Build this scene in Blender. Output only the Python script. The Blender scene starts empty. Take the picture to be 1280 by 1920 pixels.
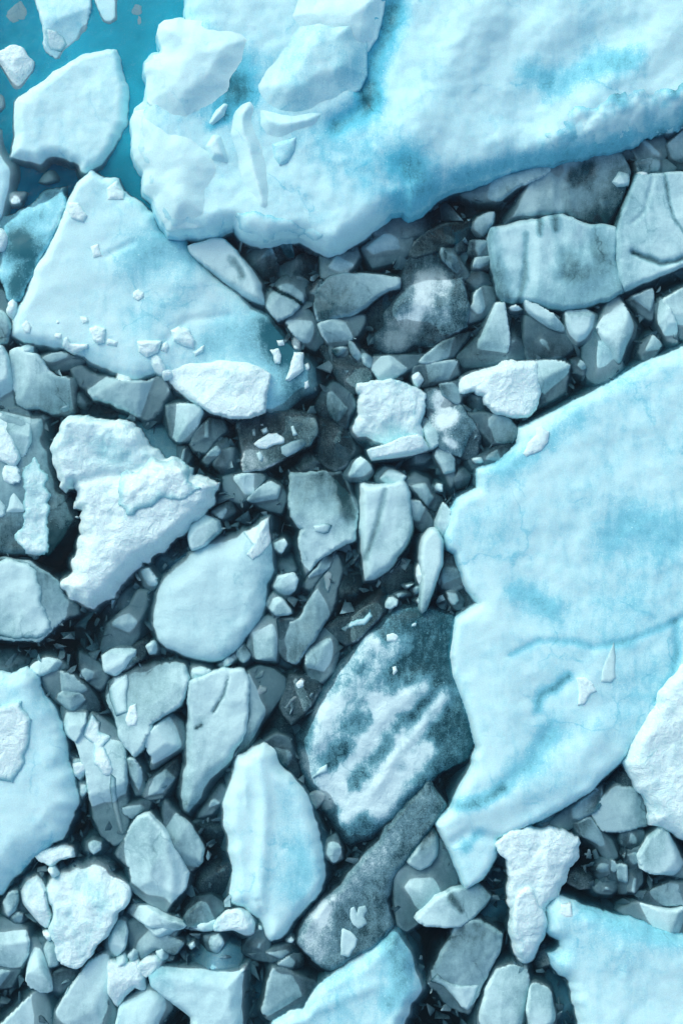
import bpy, math, random, zlib
import numpy as np
from mathutils import Vector, noise, geometry

# ------------------------------------------------------------------ camera, sky, sun, exposure
sc = bpy.context.scene
CAM_H = 40.0            # drone height above the water, metres
PX = 0.01               # one photo pixel at water level, metres
cam_d = bpy.data.cameras.new("camera")
cam = bpy.data.objects.new("camera", cam_d)
sc.collection.objects.link(cam)
cam.location = (0, 0, CAM_H)
cam_d.sensor_fit = 'VERTICAL'
cam_d.sensor_height = 36
cam_d.lens = 36 * CAM_H / 19.2
cam_d.clip_end = 500
sc.camera = cam

w = bpy.data.worlds.new("World"); sc.world = w; w.use_nodes = True
nt = w.node_tree; nt.nodes.clear()
sky = nt.nodes.new("ShaderNodeTexSky"); sky.sky_type = 'NISHITA'; sky.sun_disc = False
SUN_EL, SUN_AZ = math.radians(40), math.radians(-35)      # light from the upper left of the picture
sky.sun_elevation = SUN_EL; sky.sun_rotation = SUN_AZ
sky.air_density = 1.0; sky.dust_density = 3.0; sky.ozone_density = 0.2
bg = nt.nodes.new("ShaderNodeBackground"); bg.inputs[1].default_value = 0.15
ow = nt.nodes.new("ShaderNodeOutputWorld")
nt.links.new(sky.outputs[0], bg.inputs[0]); nt.links.new(bg.outputs[0], ow.inputs[0])

sun_d = bpy.data.lights.new("sun", 'SUN'); sun_d.energy = 0.8; sun_d.angle = math.radians(60)
sun_d.color = (1.0, 1.0, 0.96)
sun = bpy.data.objects.new("sun", sun_d); sc.collection.objects.link(sun)
d = Vector((math.sin(SUN_AZ) * math.cos(SUN_EL), math.cos(SUN_AZ) * math.cos(SUN_EL), math.sin(SUN_EL)))
sun.rotation_euler = d.to_track_quat('Z', 'Y').to_euler()
sc.view_settings.view_transform = 'Standard'
sc.view_settings.look = 'None'
sc.view_settings.exposure = 0.33
sc.view_settings.gamma = 1
sc.cycles.volume_bounces = 0
sc.cycles.max_bounces = 6
sc.cycles.transparent_max_bounces = 16
sc.cycles.use_denoising = True

# ------------------------------------------------------------------ materials
def mk(name):
    m = bpy.data.materials.new(name); m.use_nodes = True
    m.node_tree.nodes.clear()
    return m, m.node_tree
class G:
    def __init__(s, t): s.t = t
    def n(s, kind, **kw):
        o = s.t.nodes.new(kind)
        for k, v in kw.items(): setattr(o, k, v)
        return o
    def l(s, a, b): s.t.links.new(a, b)
    def math(s, op, a, b=None, c=None, clamp=False):
        o = s.n("ShaderNodeMath", operation=op); o.use_clamp = clamp
        for i, v in enumerate((a, b, c)):
            if v is None: continue
            if isinstance(v, (int, float)): o.inputs[i].default_value = v
            else: s.l(v, o.inputs[i])
        return o.outputs[0]
    def noise(s, vec, scale, detail=4, rough=.55, dist=0):
        o = s.n("ShaderNodeTexNoise"); o.inputs['Scale'].default_value = scale
        o.inputs['Detail'].default_value = detail; o.inputs['Roughness'].default_value = rough
        o.inputs['Distortion'].default_value = dist; s.l(vec, o.inputs['Vector']); return o.outputs['Fac']
    def smooth(s, v, a, b):
        o = s.n("ShaderNodeMapRange", interpolation_type='SMOOTHSTEP')
        s.l(v, o.inputs[0]); o.inputs[1].default_value = a; o.inputs[2].default_value = b
        return o.outputs[0]
    def mix(s, f, a, b):
        o = s.n("ShaderNodeMix", data_type='RGBA')
        if isinstance(f, (int, float)): o.inputs[0].default_value = f
        else: s.l(f, o.inputs[0])
        for i, v in ((6, a), (7, b)):
            if isinstance(v, tuple): o.inputs[i].default_value = (*v, 1)
            else: s.l(v, o.inputs[i])
        return o.outputs[2]

def ice_material(name, white, mid, clear, rough_white, frost_bump, sss, speck=.35, see=0., mott=1., chips=3.2):
    """white frost -> cloudy ice -> clear dark ice, driven by each vertex's own clarity plus noise"""
    m, t = mk(name); g = G(t)
    tc = g.n("ShaderNodeTexCoord"); oi = g.n("ShaderNodeObjectInfo")
    off = g.n("ShaderNodeVectorMath", operation='ADD')
    sc_ = g.n("ShaderNodeVectorMath", operation='SCALE'); sc_.inputs[3].default_value = 37.0
    cmb = g.n("ShaderNodeCombineXYZ")
    g.l(oi.outputs['Random'], cmb.inputs[0]); g.l(oi.outputs['Random'], cmb.inputs[1])
    g.l(cmb.outputs[0], sc_.inputs[0])
    g.l(tc.outputs['Object'], off.inputs[0]); g.l(sc_.outputs[0], off.inputs[1])
    v = off.outputs[0]
    at = g.n("ShaderNodeAttribute", attribute_name="clarity")
    ti = g.n("ShaderNodeAttribute", attribute_name="tint")
    n1 = g.noise(v, 1.1, 5, .55, .6)
    n2 = g.noise(v, 6, 5, .6, .3)
    n3 = g.noise(v, 34, 4, .65)
    n4 = g.noise(v, 95, 2, .6)
    # stretched veins of bubbles inside the ice
    mp = g.n("ShaderNodeMapping"); mp.inputs['Scale'].default_value = (2.6, .8, 1)
    cr = g.n("ShaderNodeCombineXYZ"); g.l(g.math('MULTIPLY_ADD', oi.outputs['Random'], 2.2, -.6), cr.inputs[2])
    g.l(cr.outputs[0], mp.inputs['Rotation']); g.l(v, mp.inputs[0])
    nv = g.noise(mp.outputs[0], 1.3, 5, .6, 1.6)
    a = at.outputs['Fac']
    edge = g.math('MULTIPLY', g.math('SUBTRACT', n2, .5), .5 * mott)
    edge = g.math('ADD', edge, g.math('MULTIPLY', g.math('SUBTRACT', n1, .5), .30))
    edge = g.math('ADD', edge, g.math('MULTIPLY', g.math('SUBTRACT', nv, .5), .45 * mott))
    # speckle is strongest where frost thins out
    band = g.math('MULTIPLY', g.math('MULTIPLY', a, g.math('SUBTRACT', 1.15, a)), 3.2, clamp=True)
    sp = g.math('MULTIPLY', g.math('SUBTRACT', n3, .5), g.math('MULTIPLY', band, 1.1 * speck))
    sp = g.math('ADD', sp, g.math('MULTIPLY', g.math('SUBTRACT', n4, .5), g.math('MULTIPLY', band, .7 * speck)))
    # healed fractures run through the ice, white frost flecks sit on it
    vd = g.n("ShaderNodeVectorMath", operation='MULTIPLY_ADD'); nn = g.n("ShaderNodeTexNoise"); nn.inputs['Scale'].default_value = 2.2
    nn.inputs['Detail'].default_value = 4; g.l(v, nn.inputs['Vector']); g.l(nn.outputs['Color'], vd.inputs[0])
    vd.inputs[1].default_value = (.7, .7, .7); g.l(v, vd.inputs[2])
    vo = g.n("ShaderNodeTexVoronoi", feature='DISTANCE_TO_EDGE'); vo.inputs['Scale'].default_value = .55; g.l(vd.outputs[0], vo.inputs['Vector'])
    line = g.math('SUBTRACT', 1, g.smooth(vo.outputs['Distance'], .0, .02))
    line = g.math('MULTIPLY', line, g.smooth(n1, .45, .62))
    edge = g.math('ADD', edge, g.math('MULTIPLY', line, .13))
    fleck = g.math('MULTIPLY', g.smooth(g.noise(v, 24, 3, .7), .60, .70), g.smooth(n2, .45, .6))
    sp = g.math('SUBTRACT', sp, g.math('MULTIPLY', fleck, .34 * min(1, speck * 3)))
    c = g.math('ADD', g.math('ADD', a, edge), sp, clamp=True)
    low = g.smooth(c, .02, .5); hi = g.smooth(c, .42, .95)
    midc = g.mix(ti.outputs['Fac'], mid, (0.11, 0.57, 0.74))
    wc = g.mix(g.math('MULTIPLY', ti.outputs['Fac'], .5, clamp=True), white, (0.40, 0.83, 0.92))
    col = g.mix(low, wc, midc)
    clr = g.mix(ti.outputs['Fac'], clear, (0.03, 0.17, 0.22))
    col = g.mix(hi, col, clr)
    grain = g.n("ShaderNodeMapRange"); g.l(g.noise(v, 60, 3, .8), grain.inputs[0])
    for k_, v_ in ((1, .25), (2, .75), (3, .84), (4, 1.12)): grain.inputs[k_].default_value = v_
    gc = g.n("ShaderNodeVectorMath", operation='SCALE'); g.l(col, gc.inputs[0]); g.l(grain.outputs[0], gc.inputs[3]); col = gc.outputs[0]
    p = g.n("ShaderNodeBsdfPrincipled")
    g.l(col, p.inputs['Base Color'])
    r = g.n("ShaderNodeMapRange"); g.l(c, r.inputs[0]); r.inputs[3].default_value = rough_white; r.inputs[4].default_value = .28
    g.l(r.outputs[0], p.inputs['Roughness'])
    p.inputs['IOR'].default_value = 1.31
    p.inputs['Specular IOR Level'].default_value = .28
    p.inputs['Subsurface Weight'].default_value = sss * .6
    p.inputs['Subsurface Radius'].default_value = (.25, .7, 1.0)
    p.inputs['Subsurface Scale'].default_value = .08
    h = g.math('ADD', g.math('MULTIPLY', n2, .5), g.math('MULTIPLY', n3, .22))
    h = g.math('ADD', h, g.math('MULTIPLY', n4, .10))
    for (vsc, amt) in ((chips, .55), (chips * 3.1, .22)):      # small conchoidal chips and crystal faces
        vc = g.n("ShaderNodeTexVoronoi"); vc.inputs['Scale'].default_value = vsc
        g.l(vd.outputs[0], vc.inputs['Vector']); h = g.math('ADD', h, g.math('MULTIPLY', vc.outputs['Distance'], amt))
    b = g.n("ShaderNodeBump"); b.inputs['Distance'].default_value = .05
    st = g.n("ShaderNodeMapRange"); g.l(c, st.inputs[0]); st.inputs[3].default_value = frost_bump; st.inputs[4].default_value = frost_bump * .3
    g.l(st.outputs[0], b.inputs['Strength']); g.l(h, b.inputs['Height']); g.l(b.outputs[0], p.inputs['Normal'])
    o = g.n("ShaderNodeOutputMaterial")
    if see > 0:      # clear ice lets what floats beneath it show through
        tb = g.n("ShaderNodeBsdfTransparent"); tb.inputs[0].default_value = (.42, .88, 1.0, 1)
        mx = g.n("ShaderNodeMixShader"); g.l(g.math('MULTIPLY', g.smooth(c, .15, .95), see), mx.inputs[0])
        g.l(p.outputs[0], mx.inputs[1]); g.l(tb.outputs[0], mx.inputs[2]); g.l(mx.outputs[0], o.inputs[0])
    else: g.l(p.outputs[0], o.inputs[0])
    return m

MATS = {
 's': ice_material("snow_crust", (.66, .93, .95), (.31, .66, .72), (.05, .12, .14), .7, .7, .15, chips=6.5),
 'i': ice_material("cloudy_ice", (.50, .79, .82), (.27, .52, .57), (.03, .10, .12), .5, .4, 0, .2, .4, .8),
 'g': ice_material("grey_ice", (.34, .58, .62), (.20, .40, .46), (.02, .08, .10), .36, .4, 0, .2, .4, .9),
 'd': ice_material("dark_clear_ice", (.50, .70, .72), (.13, .27, .30), (.015, .06, .072), .4, .25, 0, .5, .7, .8),
 'b': ice_material("blue_glacier_ice", (.58, .90, .925), (.28, .68, .78), (.03, .16, .21), .55, .32, .25, .4, .10, .8, chips=1.5),
 'f': ice_material("frosted_clear_ice", (.60, .84, .87), (.15, .33, .39), (.018, .075, .10), .45, .5, 0, .6, .45, 1.2, chips=5),
 't': ice_material("turquoise_ice", (.05, .80, 1.0), (.02, .62, .92), (.01, .40, .55), .5, .2, .2, 0.),
}
m_water, t = mk("sea_water"); g = G(t)
tr = g.n("ShaderNodeBsdfTransparent"); gl = g.n("ShaderNodeBsdfGlossy"); gl.inputs['Roughness'].default_value = .08
tcw = g.n("ShaderNodeTexCoord"); bw = g.n("ShaderNodeBump"); bw.inputs['Strength'].default_value = .5; bw.inputs['Distance'].default_value = .03
g.l(g.noise(tcw.outputs['Object'], 5, 4, .6, .5), bw.inputs['Height']); g.l(bw.outputs[0], gl.inputs['Normal'])
fr = g.n("ShaderNodeFresnel"); fr.inputs[0].default_value = 1.33
ms = g.n("ShaderNodeMixShader"); g.l(fr.outputs[0], ms.inputs[0]); g.l(tr.outputs[0], ms.inputs[1]); g.l(gl.outputs[0], ms.inputs[2])
va = g.n("ShaderNodeVolumeAbsorption"); va.inputs['Color'].default_value = (.0, .36, .44, 1); va.inputs['Density'].default_value = 4.8
vs = g.n("ShaderNodeVolumeScatter"); vs.inputs['Color'].default_value = (.35, .9, 1, 1); vs.inputs['Density'].default_value = .35
av = g.n("ShaderNodeAddShader"); g.l(va.outputs[0], av.inputs[0]); g.l(vs.outputs[0], av.inputs[1]); va = av
o = g.n("ShaderNodeOutputMaterial"); g.l(ms.outputs[0], o.inputs[0]); g.l(va.outputs[0], o.inputs[1])
m_bed, t = mk("sea_bed_silt"); g = G(t)
p = g.n("ShaderNodeBsdfPrincipled"); p.inputs['Base Color'].default_value = (.02, .03, .03, 1); p.inputs['Roughness'].default_value = 1
o = g.n("ShaderNodeOutputMaterial"); g.l(p.outputs[0], o.inputs[0])

# ------------------------------------------------------------------ setting: water and sea bed
def plain_mesh(name, verts, faces, mat, kind=None):
    me = bpy.data.meshes.new(name); me.from_pydata(verts, [], faces); me.update()
    me.materials.append(mat); ob = bpy.data.objects.new(name, me); sc.collection.objects.link(ob)
    if kind: ob['kind'] = kind
    return ob
S = 45
bx = [(x, y, z) for z in (-4, 0) for (x, y) in ((-S, -S), (S, -S), (S, S), (-S, S))]
plain_mesh("water", bx, [(3, 2, 1, 0), (4, 5, 6, 7), (0, 1, 5, 4), (1, 2, 6, 5), (2, 3, 7, 6), (3, 0, 4, 7)], m_water, 'structure')
plain_mesh("sea_bed", [(-300, -300, -4.2), (300, -300, -4.2), (300, 300, -4.2), (-300, 300, -4.2)], [(0, 1, 2, 3)], m_bed, 'structure')

# ------------------------------------------------------------------ ice pieces
TILE = dict(A=(0,0), B=(400,0), C=(880,0), D=(0,300), E=(300,400), G=(600,400), U=(880,300), W=(0,640), J=(300,740),
            I=(600,660), H=(880,600), M=(0,960), K=(350,1000), O=(600,960), X=(880,1000), N=(0,1240), L=(300,1300),
            Y=(580,1300), V=(880,1300), P=(0,1520), Q=(300,1520), R=(600,1520), S=(880,1520))
def px_points(tile, txt):
    a = np.array([[float(v) for v in p.split(',')] for p in txt.split()])
    if tile != 'F': a = a / 3.2 + np.array(TILE[tile])
    return a
def to_world(a, z):
    """photo pixel -> the point at height z that the drone saw there"""
    k = (CAM_H - z) / CAM_H * PX
    return np.stack([(a[:, 0] - 640) * k, (960 - a[:, 1]) * k], 1)
def chaikin(a):
    b = np.roll(a, -1, 0)
    return np.stack([a * .88 + b * .12, a * .12 + b * .88], 1).reshape(-1, 2)
def simplify(a, tol):
    """closed polygon with the small wiggles of its outline taken out, so that breaks run straight"""
    def dp(lo, hi):
        if hi <= lo + 1: return []
        p, q = a[lo], a[hi % len(a)]; v = q - p; L = np.hypot(*v) + 1e-9
        dd = [abs(v[0] * (a[k][1] - p[1]) - v[1] * (a[k][0] - p[0])) / L for k in range(lo + 1, hi)]
        k = int(np.argmax(dd))
        return dp(lo, lo + 1 + k) + [lo + 1 + k] + dp(lo + 1 + k, hi) if dd[k] > tol else []
    d0 = np.hypot(*(a - a.mean(0)).T); i0 = int(np.argmax(d0)); a = np.roll(a, -i0, 0)
    far = int(np.argmax(np.hypot(*(a - a[0]).T)))
    idx = [0] + dp(0, far) + [far] + dp(far, len(a))
    return a[idx] if len(idx) >= 4 else a
def densify(a, step):
    out = []
    for i in range(len(a)):
        p, q = a[i], a[(i + 1) % len(a)]
        n = max(1, int(math.ceil(np.hypot(*(q - p)) / step)))
        for k in range(n): out.append(p + (q - p) * k / n)
    return np.array(out)
def fnoise(x, y, f, s, oct_=4):
    return np.array([noise.fractal(Vector((a * f + s, b * f - s, s * .37)), .9, 2.1, oct_) for a, b in zip(x, y)])
def seg_dist(P, A, closed=True):
    """distance of points P to the polyline A"""
    B = np.roll(A, -1, 0) if closed else A[1:]
    A0 = A if closed else A[:-1]
    best = np.full(len(P), 1e9)
    for a, b in zip(A0, B):
        ab = b - a; L = ab @ ab + 1e-12
        t_ = np.clip(((P - a) @ ab) / L, 0, 1)
        dd = P - a - t_[:, None] * ab
        best = np.minimum(best, np.einsum('ij,ij->i', dd, dd))
    return np.sqrt(best)
def inside(P, A):
    c = np.zeros(len(P), bool); B = np.roll(A, -1, 0)
    for (x1, y1), (x2, y2) in zip(A, B):
        if y1 == y2: continue
        hit = ((y1 > P[:, 1]) != (y2 > P[:, 1])) & (P[:, 0] < (x2 - x1) * (P[:, 1] - y1) / (y2 - y1) + x1)
        c ^= hit
    return c

INFO = {  # kind: (object name, category, group)
 'berg': ('iceberg', 'iceberg', None),
 'floe': ('ice_floe', 'ice floe', 'ice floes afloat in the brash'),
 'block': ('ice_block', 'ice block', 'ice blocks packed between the floes'),
 'chunk': ('ice_chunk', 'ice chunk', 'ice chunks packed between the floes'),
 'plate': ('ice_plate', 'ice plate', 'thin plates of ice among the chunks'),
 'shard': ('ice_shard', 'ice shard', 'ice shards lying among the chunks'),
 'crumb': ('ice_crumb', 'ice crumb', 'small ice crumbs scattered on and between floes'),
 'boulder': ('snow_boulder', 'snow lump', 'white lumps standing on the iceberg'),
 'column': ('ice_column', 'ice column', None),
 'shelf': ('ice_shelf', 'ice shelf', None),
}
DEF = {'s': dict(c=.03, tint=.0, rough=.025, jag=1.0, bev=.2, fac=.5),
       'i': dict(c=.14, tint=.0, rough=.014, jag=.8, bev=.2, fac=.8),
       'g': dict(c=.32, tint=.0, rough=.012, jag=.8, bev=.16, fac=1.),
       'd': dict(c=.6, tint=.0, rough=.012, jag=.8, bev=.16, fac=.7),
       'f': dict(c=.6, tint=.0, rough=.02, jag=.8, bev=.3, fac=.7),
       't': dict(c=.2, tint=.0, rough=.03, jag=.5, bev=.6, fac=.1),
       'b': dict(c=.2, tint=.4, rough=.02, jag=1.0, bev=.3, fac=.3)}

class Piece:
    pass
def parse(data):
    out = []; base = None
    for ln in data.strip().splitlines():
        if not ln or ln[0] == '#': continue
        f = ln.split('|')
        if f[0] in ('~R', '~S', '~T'):
            out[-1].mods.append((f[0][1], px_points('F', f[1]), float(f[2]), float(f[3]))); continue
        q = Piece(); q.mods = []; q.kids = []
        k = f[0]; q.on = k.startswith('^'); k = k.lstrip('^'); q.part = k.startswith('>'); q.kind = k.lstrip('>')
        q.tile = f[1]; q.z = float(f[2]) / 100; q.th = float(f[3]) / 100; q.mat = f[4]
        q.o = dict(DEF[q.mat]); q.o.update(e=1.0, m=0, tx=0., ty=0., cn=0.)
        if q.kind in ('crumb', 'shard'): q.o['fac'] *= .7
        for kv in f[5].split(','):
            if '=' in kv: a, b = kv.split('='); q.o[a] = float(b)
        if not q.on and q.z > 0 and q.kind != 'berg': q.z *= .75; q.th *= .85
        q.label = f[6]; q.px = px_points(f[1], f[7])
        if q.on: q.base = base
        else: base = q; q.base = None
        out.append(q)
    return out

def build(q, idx):
    idx = zlib.crc32((q.kind + q.label + '%.1f %.1f' % tuple(q.px[0])).encode()) % 9973
    rnd = random.Random(idx * 7 + 3); o = q.o; seed = idx * 3.71 % 97
    a = q.px
    area = .5 * abs(np.sum(a[:, 0] * np.roll(a[:, 1], -1) - np.roll(a[:, 0], -1) * a[:, 1]))
    if area < 40000 and q.mat != 's' and not q.on: a = simplify(a, .038 * math.sqrt(area))
    step = 3.0 if area < 4000 else (4.0 if area < 40000 else 5.2)
    zb = 0.0
    if q.base is not None:
        c0 = a.mean(0)[None]
        zb = float(q.base.height(to_world(c0, q.base.z))[0])
    zref = zb + q.z - (q.th * .3 if not q.on else 0)
    a = densify(a, step)
    # broken outline: fractal in-and-out along the normal
    tn = np.roll(a, -1, 0) - np.roll(a, 1, 0); tn /= np.linalg.norm(tn, axis=1)[:, None] + 1e-9
    jag = o['jag'] * (.35 if o['m'] else 1.0) * (1.6 if area > 6000 else 1.0)
    j = fnoise(a[:, 0], a[:, 1], .032, seed, 4) * 2.4 + fnoise(a[:, 0], a[:, 1], .2, seed + 9, 2) * .6
    ccw = np.sum(a[:, 0] * np.roll(a[:, 1], -1) - np.roll(a[:, 0], -1) * a[:, 1]) > 0
    grow = 0 if q.on or area > 60000 else ((4.5 if area < 15000 else 3) if q.kind != 'crumb' else 1.5)
    a = a + np.stack([tn[:, 1], -tn[:, 0]], 1) * (j * jag + (grow if ccw else -grow))[:, None]
    W = to_world(a, zref)
    c = W.mean(0); R = math.sqrt(area / math.pi) * PX
    Wc = W[::2] if len(W) > 60 else W
    bev = min(o['bev'], R * .8)
    # every piece floats canted: one side stands clear of the water, the other slopes under it
    ca = o['cant'] if 'cant' in o else rnd.uniform(0, 360)
    cdx, cdy = math.cos(math.radians(ca)), math.sin(math.radians(ca))
    cs = 0 if q.on else (1.0 if R < .9 else .35)
    eexp = o['e'] * rnd.uniform(.65, 1.15)
    # broken faces: planes that cut the block down towards its sides
    planes = []
    cut = (not q.on) and R < .85 and o['fac'] > 0
    if cut:
        for k in range(rnd.randint(4, 7)):
            an = rnd.uniform(0, 2 * math.pi); toward = math.cos(an - math.radians(ca))
            if toward < -.2 and rnd.random() < .6: continue
            off = rnd.uniform(-.25, .6) * R
            drop = rnd.uniform(.25, 1.0) * q.th * (1 + .8 * max(0, toward)) * (.5 if q.mat == 's' else 1)
            planes.append((math.cos(an), math.sin(an), off, drop / (1.1 * R - off)))
        bev = min(bev, .15 if o['m'] else .022) if q.mat != 's' else min(bev, .14)
    ks = (.018 if o['m'] else .004) * min(1, R / .4)
    mods = [(k, to_world(densify_open(m, 12), q.z), v, wd * PX) for (k, m, v, wd) in q.mods]
    thin = q.on
    def height(P):
        d_ = seg_dist(P, Wc)
        d_ = np.where(inside(P, Wc), d_, 0)
        wob = 1 + .35 * fnoise(P[:, 0], P[:, 1], 1.6, seed + 5, 2)
        u = np.clip(((P[:, 0] - c[0]) * cdx + (P[:, 1] - c[1]) * cdy) / R, -1, 1) * cs
        t_ = np.clip(d_ / (bev * wob * np.clip(.8 + 1.05 * u, .12, 2)), 0, 1)
        prof = (1 - (1 - t_) ** 2) ** eexp
        if 'soft' in o: prof = t_ * t_ * (3 - 2 * t_)
        top = np.full(len(P), q.z)
        for (sx, sy, off, sl) in planes:
            pl = q.z - sl * (sx * (P[:, 0] - c[0]) + sy * (P[:, 1] - c[1]) - off)
            h_ = np.clip(.5 + .5 * (top - pl) / ks, 0, 1)
            top = top * (1 - h_) + pl * h_ - ks * h_ * (1 - h_)
        top = top + o['tx'] * (P[:, 0] - c[0]) + o['ty'] * (P[:, 1] - c[1])
        rim = q.z - q.th * (1 if q.on or R > 1.2 else 1.25) * np.clip(.85 + .8 * u, .12, 2)
        if cut and q.z > 0: top = np.maximum(top, -.045)
        if cut: rim = np.minimum(top - .05, -.09 if o['m'] and q.z > 0 else top * .6 + rim * .4)
        z = rim + (top - rim) * prof
        amp = o['rough']
        z += fnoise(P[:, 0], P[:, 1], .9, seed, 3) * min({'b': .06, 't': .02}.get(q.mat, .08), R * .12) * prof * (.6 if thin else 1)
        z += fnoise(P[:, 0], P[:, 1], 4.5, seed + 3, 4) * amp * (.35 + .65 * prof) * {'b': .2, 'i': .35, 's': .7}.get(q.mat, .5)
        for (k, m, v, wd) in mods:
            if k == 'R':
                dd = seg_dist(P, m, False)
                z += v / 100 * np.exp(-(dd / wd) ** 2) * np.clip(prof * 1.3, 0, 1)
        if q.base is not None:
            zz = q.base.height(P)
            z = z + np.where(q.part, zz, .5 * zz + .5 * zb)
        return z
    q.height = height
    # interior points
    st = step * PX * (1.0)
    x0, y0 = W.min(0); x1, y1 = W.max(0)
    nx = max(2, int((x1 - x0) / st)); ny = max(2, int((y1 - y0) / (st * .87)))
    gx, gy = np.meshgrid(np.arange(nx + 1), np.arange(ny + 1))
    P = np.stack([(x0 + (gx + .5 * (gy % 2)) * st).ravel(), (y0 + gy * st * .87).ravel()], 1)
    rs = np.random.RandomState(idx); P += rs.uniform(-.22, .22, P.shape) * st
    keep = inside(P, W); P = P[keep]
    if len(P): P = P[seg_dist(P, W) > st * .45]
    allp = np.vstack([W, P]) if len(P) else W
    n = len(W)
    vs, es, fs, ov, oe, of = geometry.delaunay_2d_cdt([Vector(p) for p in allp], [], [list(range(n))], 1, 1e-5)
    V2 = np.array([(v.x, v.y) for v in vs])
    fs = [f for f in fs if len(f) == 3]
    z = height(V2)
    # clarity and tint of the ice itself
    cl = np.full(len(V2), o['c']); ti = np.full(len(V2), o['tint'])
    cl += fnoise(V2[:, 0], V2[:, 1], .55, seed + 20, 3) * .16
    for (k, m, v, wd) in mods:
        if k == 'S':
            # ragged, streaky limits rather than an even fade
            dd = seg_dist(V2, m, False) 
            dd *= np.clip(1 + (.28 if q.mat == 'b' else .6) * fnoise(V2[:, 0], V2[:, 1], 2.6, seed + 70, 4), .5, 2)
            cl += v * np.exp(-(dd / wd) ** (2 if q.mat == 'b' else 2.6))
    ga = rnd.uniform(0, 6.28)       # frosty towards one end, clearer towards the other
    gu = ((V2[:, 0] - c[0]) * math.cos(ga) + (V2[:, 1] - c[1]) * math.sin(ga)) / R
    cl = cl * (1.25 if q.mat in 'ig' else 1)
    cl += {'s': .05, 'i': .2, 'g': .24, 'd': .12, 'f': .05, 'b': .04, 't': 0}[q.mat] * gu
    if cut and q.mat != 's':      # the freshly broken edge is frosty and white
        eu = np.clip(-((V2[:, 0] - c[0]) * cdx + (V2[:, 1] - c[1]) * cdy) / R + .15, 0, 1)
        cl -= .55 * eu * np.exp(-(seg_dist(V2, Wc) / .035) ** 2) * np.clip(.7 + fnoise(V2[:, 0], V2[:, 1], 4, seed + 60, 2), 0, 1.3)
    if o['cn']: cl += o['cn'] * np.abs(fnoise(V2[:, 0], V2[:, 1], 1.3, seed + 41, 3))
    if thin and q.part: cl += .4 * np.clip(1 - seg_dist(V2, Wc) / max(.05, o['bev']), 0, 1) ** 1.5   # the crust thins out
    for (k, m, v, wd) in mods:
        if k == 'T':
            dd = seg_dist(V2, m, False); ti += v * np.exp(-(dd / wd) ** 2)
    ti = np.clip(ti, 0, 1)
    cl = np.clip(cl, 0, 1)
    # boundary -> walls going down
    cnt = {}
    for f in fs:
        for i in range(3):
            e = (f[i], f[(i + 1) % 3]); kk = (min(e), max(e)); cnt.setdefault(kk, []).append(e)
    bd = [v[0] for v in cnt.values() if len(v) == 1]
    bset = sorted({i for e in bd for i in e})
    nrm = {i: np.zeros(2) for i in bset}
    for (i, j2) in bd:
        dv = V2[j2] - V2[i]; nn = np.array([dv[1], -dv[0]]); nn /= np.linalg.norm(nn) + 1e-9
        nrm[i] += nn; nrm[j2] += nn
    if thin: rings = [(-.004, .03), (.004, .10)]
    else:
        foot = rnd.uniform(.10, .26) * (1 if R < .9 else 1.3) if q.z > -.05 else .08
        rings = [(.012, .05), (foot * .3, -.24), (foot * .7, -.46), (foot * .9, -.75), (0, -1.0)]
    verts = [(x - c[0], y - c[1], zz) for (x, y), zz in zip(V2, z)]
    faces = [tuple(f) for f in fs]
    # orientation: make faces look up
    A_, B_, C_ = (V2[fs[0][k]] for k in range(3))
    up = ((B_[0] - A_[0]) * (C_[1] - A_[1]) - (B_[1] - A_[1]) * (C_[0] - A_[0])) > 0
    if not up: faces = [f[::-1] for f in faces]; bd = [(b_, a_) for a_, b_ in bd]; sgn = -1
    else: sgn = 1
    cl = list(cl); ti = list(ti)
    prev = {i: i for i in bset}
    for (outw, down) in rings:
        cur = {}
        for i in bset:
            nn = nrm[i] / (np.linalg.norm(nrm[i]) + 1e-9)
            cur[i] = len(verts)
            verts.append((V2[i][0] - c[0] + sgn * nn[0] * outw, V2[i][1] - c[1] + sgn * nn[1] * outw,
                          z[i] - down if down > 0 else min(z[i] - .02 + down * .25, down)))
            cl.append(min(1, cl[i] + (.0 if thin else .12))); ti.append(ti[i])
        for (i, j2) in bd: faces.append((prev[j2], prev[i], cur[i], cur[j2]))
        prev = cur
    # closed underside
    cb = len(verts); verts.append((0, 0, min(v[2] for v in verts) - .02)); cl.append(.3); ti.append(0)
    for (i, j2) in bd: faces.append((prev[j2], prev[i], cb))
    z0 = min(v[2] for v in verts)
    verts = [(x, y, zz - z0) for x, y, zz in verts]
    name = INFO[q.kind][0] if q.kind in INFO else q.kind
    me = bpy.data.meshes.new(name); me.from_pydata(verts, [], faces)
    me.polygons.foreach_set('use_smooth', [True] * len(faces)); me.update()
    for nm, arr in (('clarity', cl), ('tint', ti)):
        at = me.attributes.new(nm, 'FLOAT', 'POINT'); at.data.foreach_set('value', np.array(arr, dtype=np.float32))
    me.materials.append(MATS[q.mat])
    ob = bpy.data.objects.new(name, me); sc.collection.objects.link(ob)
    q.ob = ob; q.org = np.array([c[0], c[1], z0])
    if q.part:
        ob.parent = q.base.ob; ob.location = tuple(q.org - q.base.org)
    else:
        ob.location = tuple(q.org)
        ob['label'] = q.label; ob['category'] = INFO[q.kind][1]
        if INFO[q.kind][2]: ob['group'] = INFO[q.kind][2]
def densify_open(m, step):
    out = [m[0]]
    for p, q_ in zip(m[:-1], m[1:]):
        n = max(1, int(np.hypot(*(q_ - p)) / step))
        for k in range(1, n + 1): out.append(p + (q_ - p) * k / n)
    return np.array(out)
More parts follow.
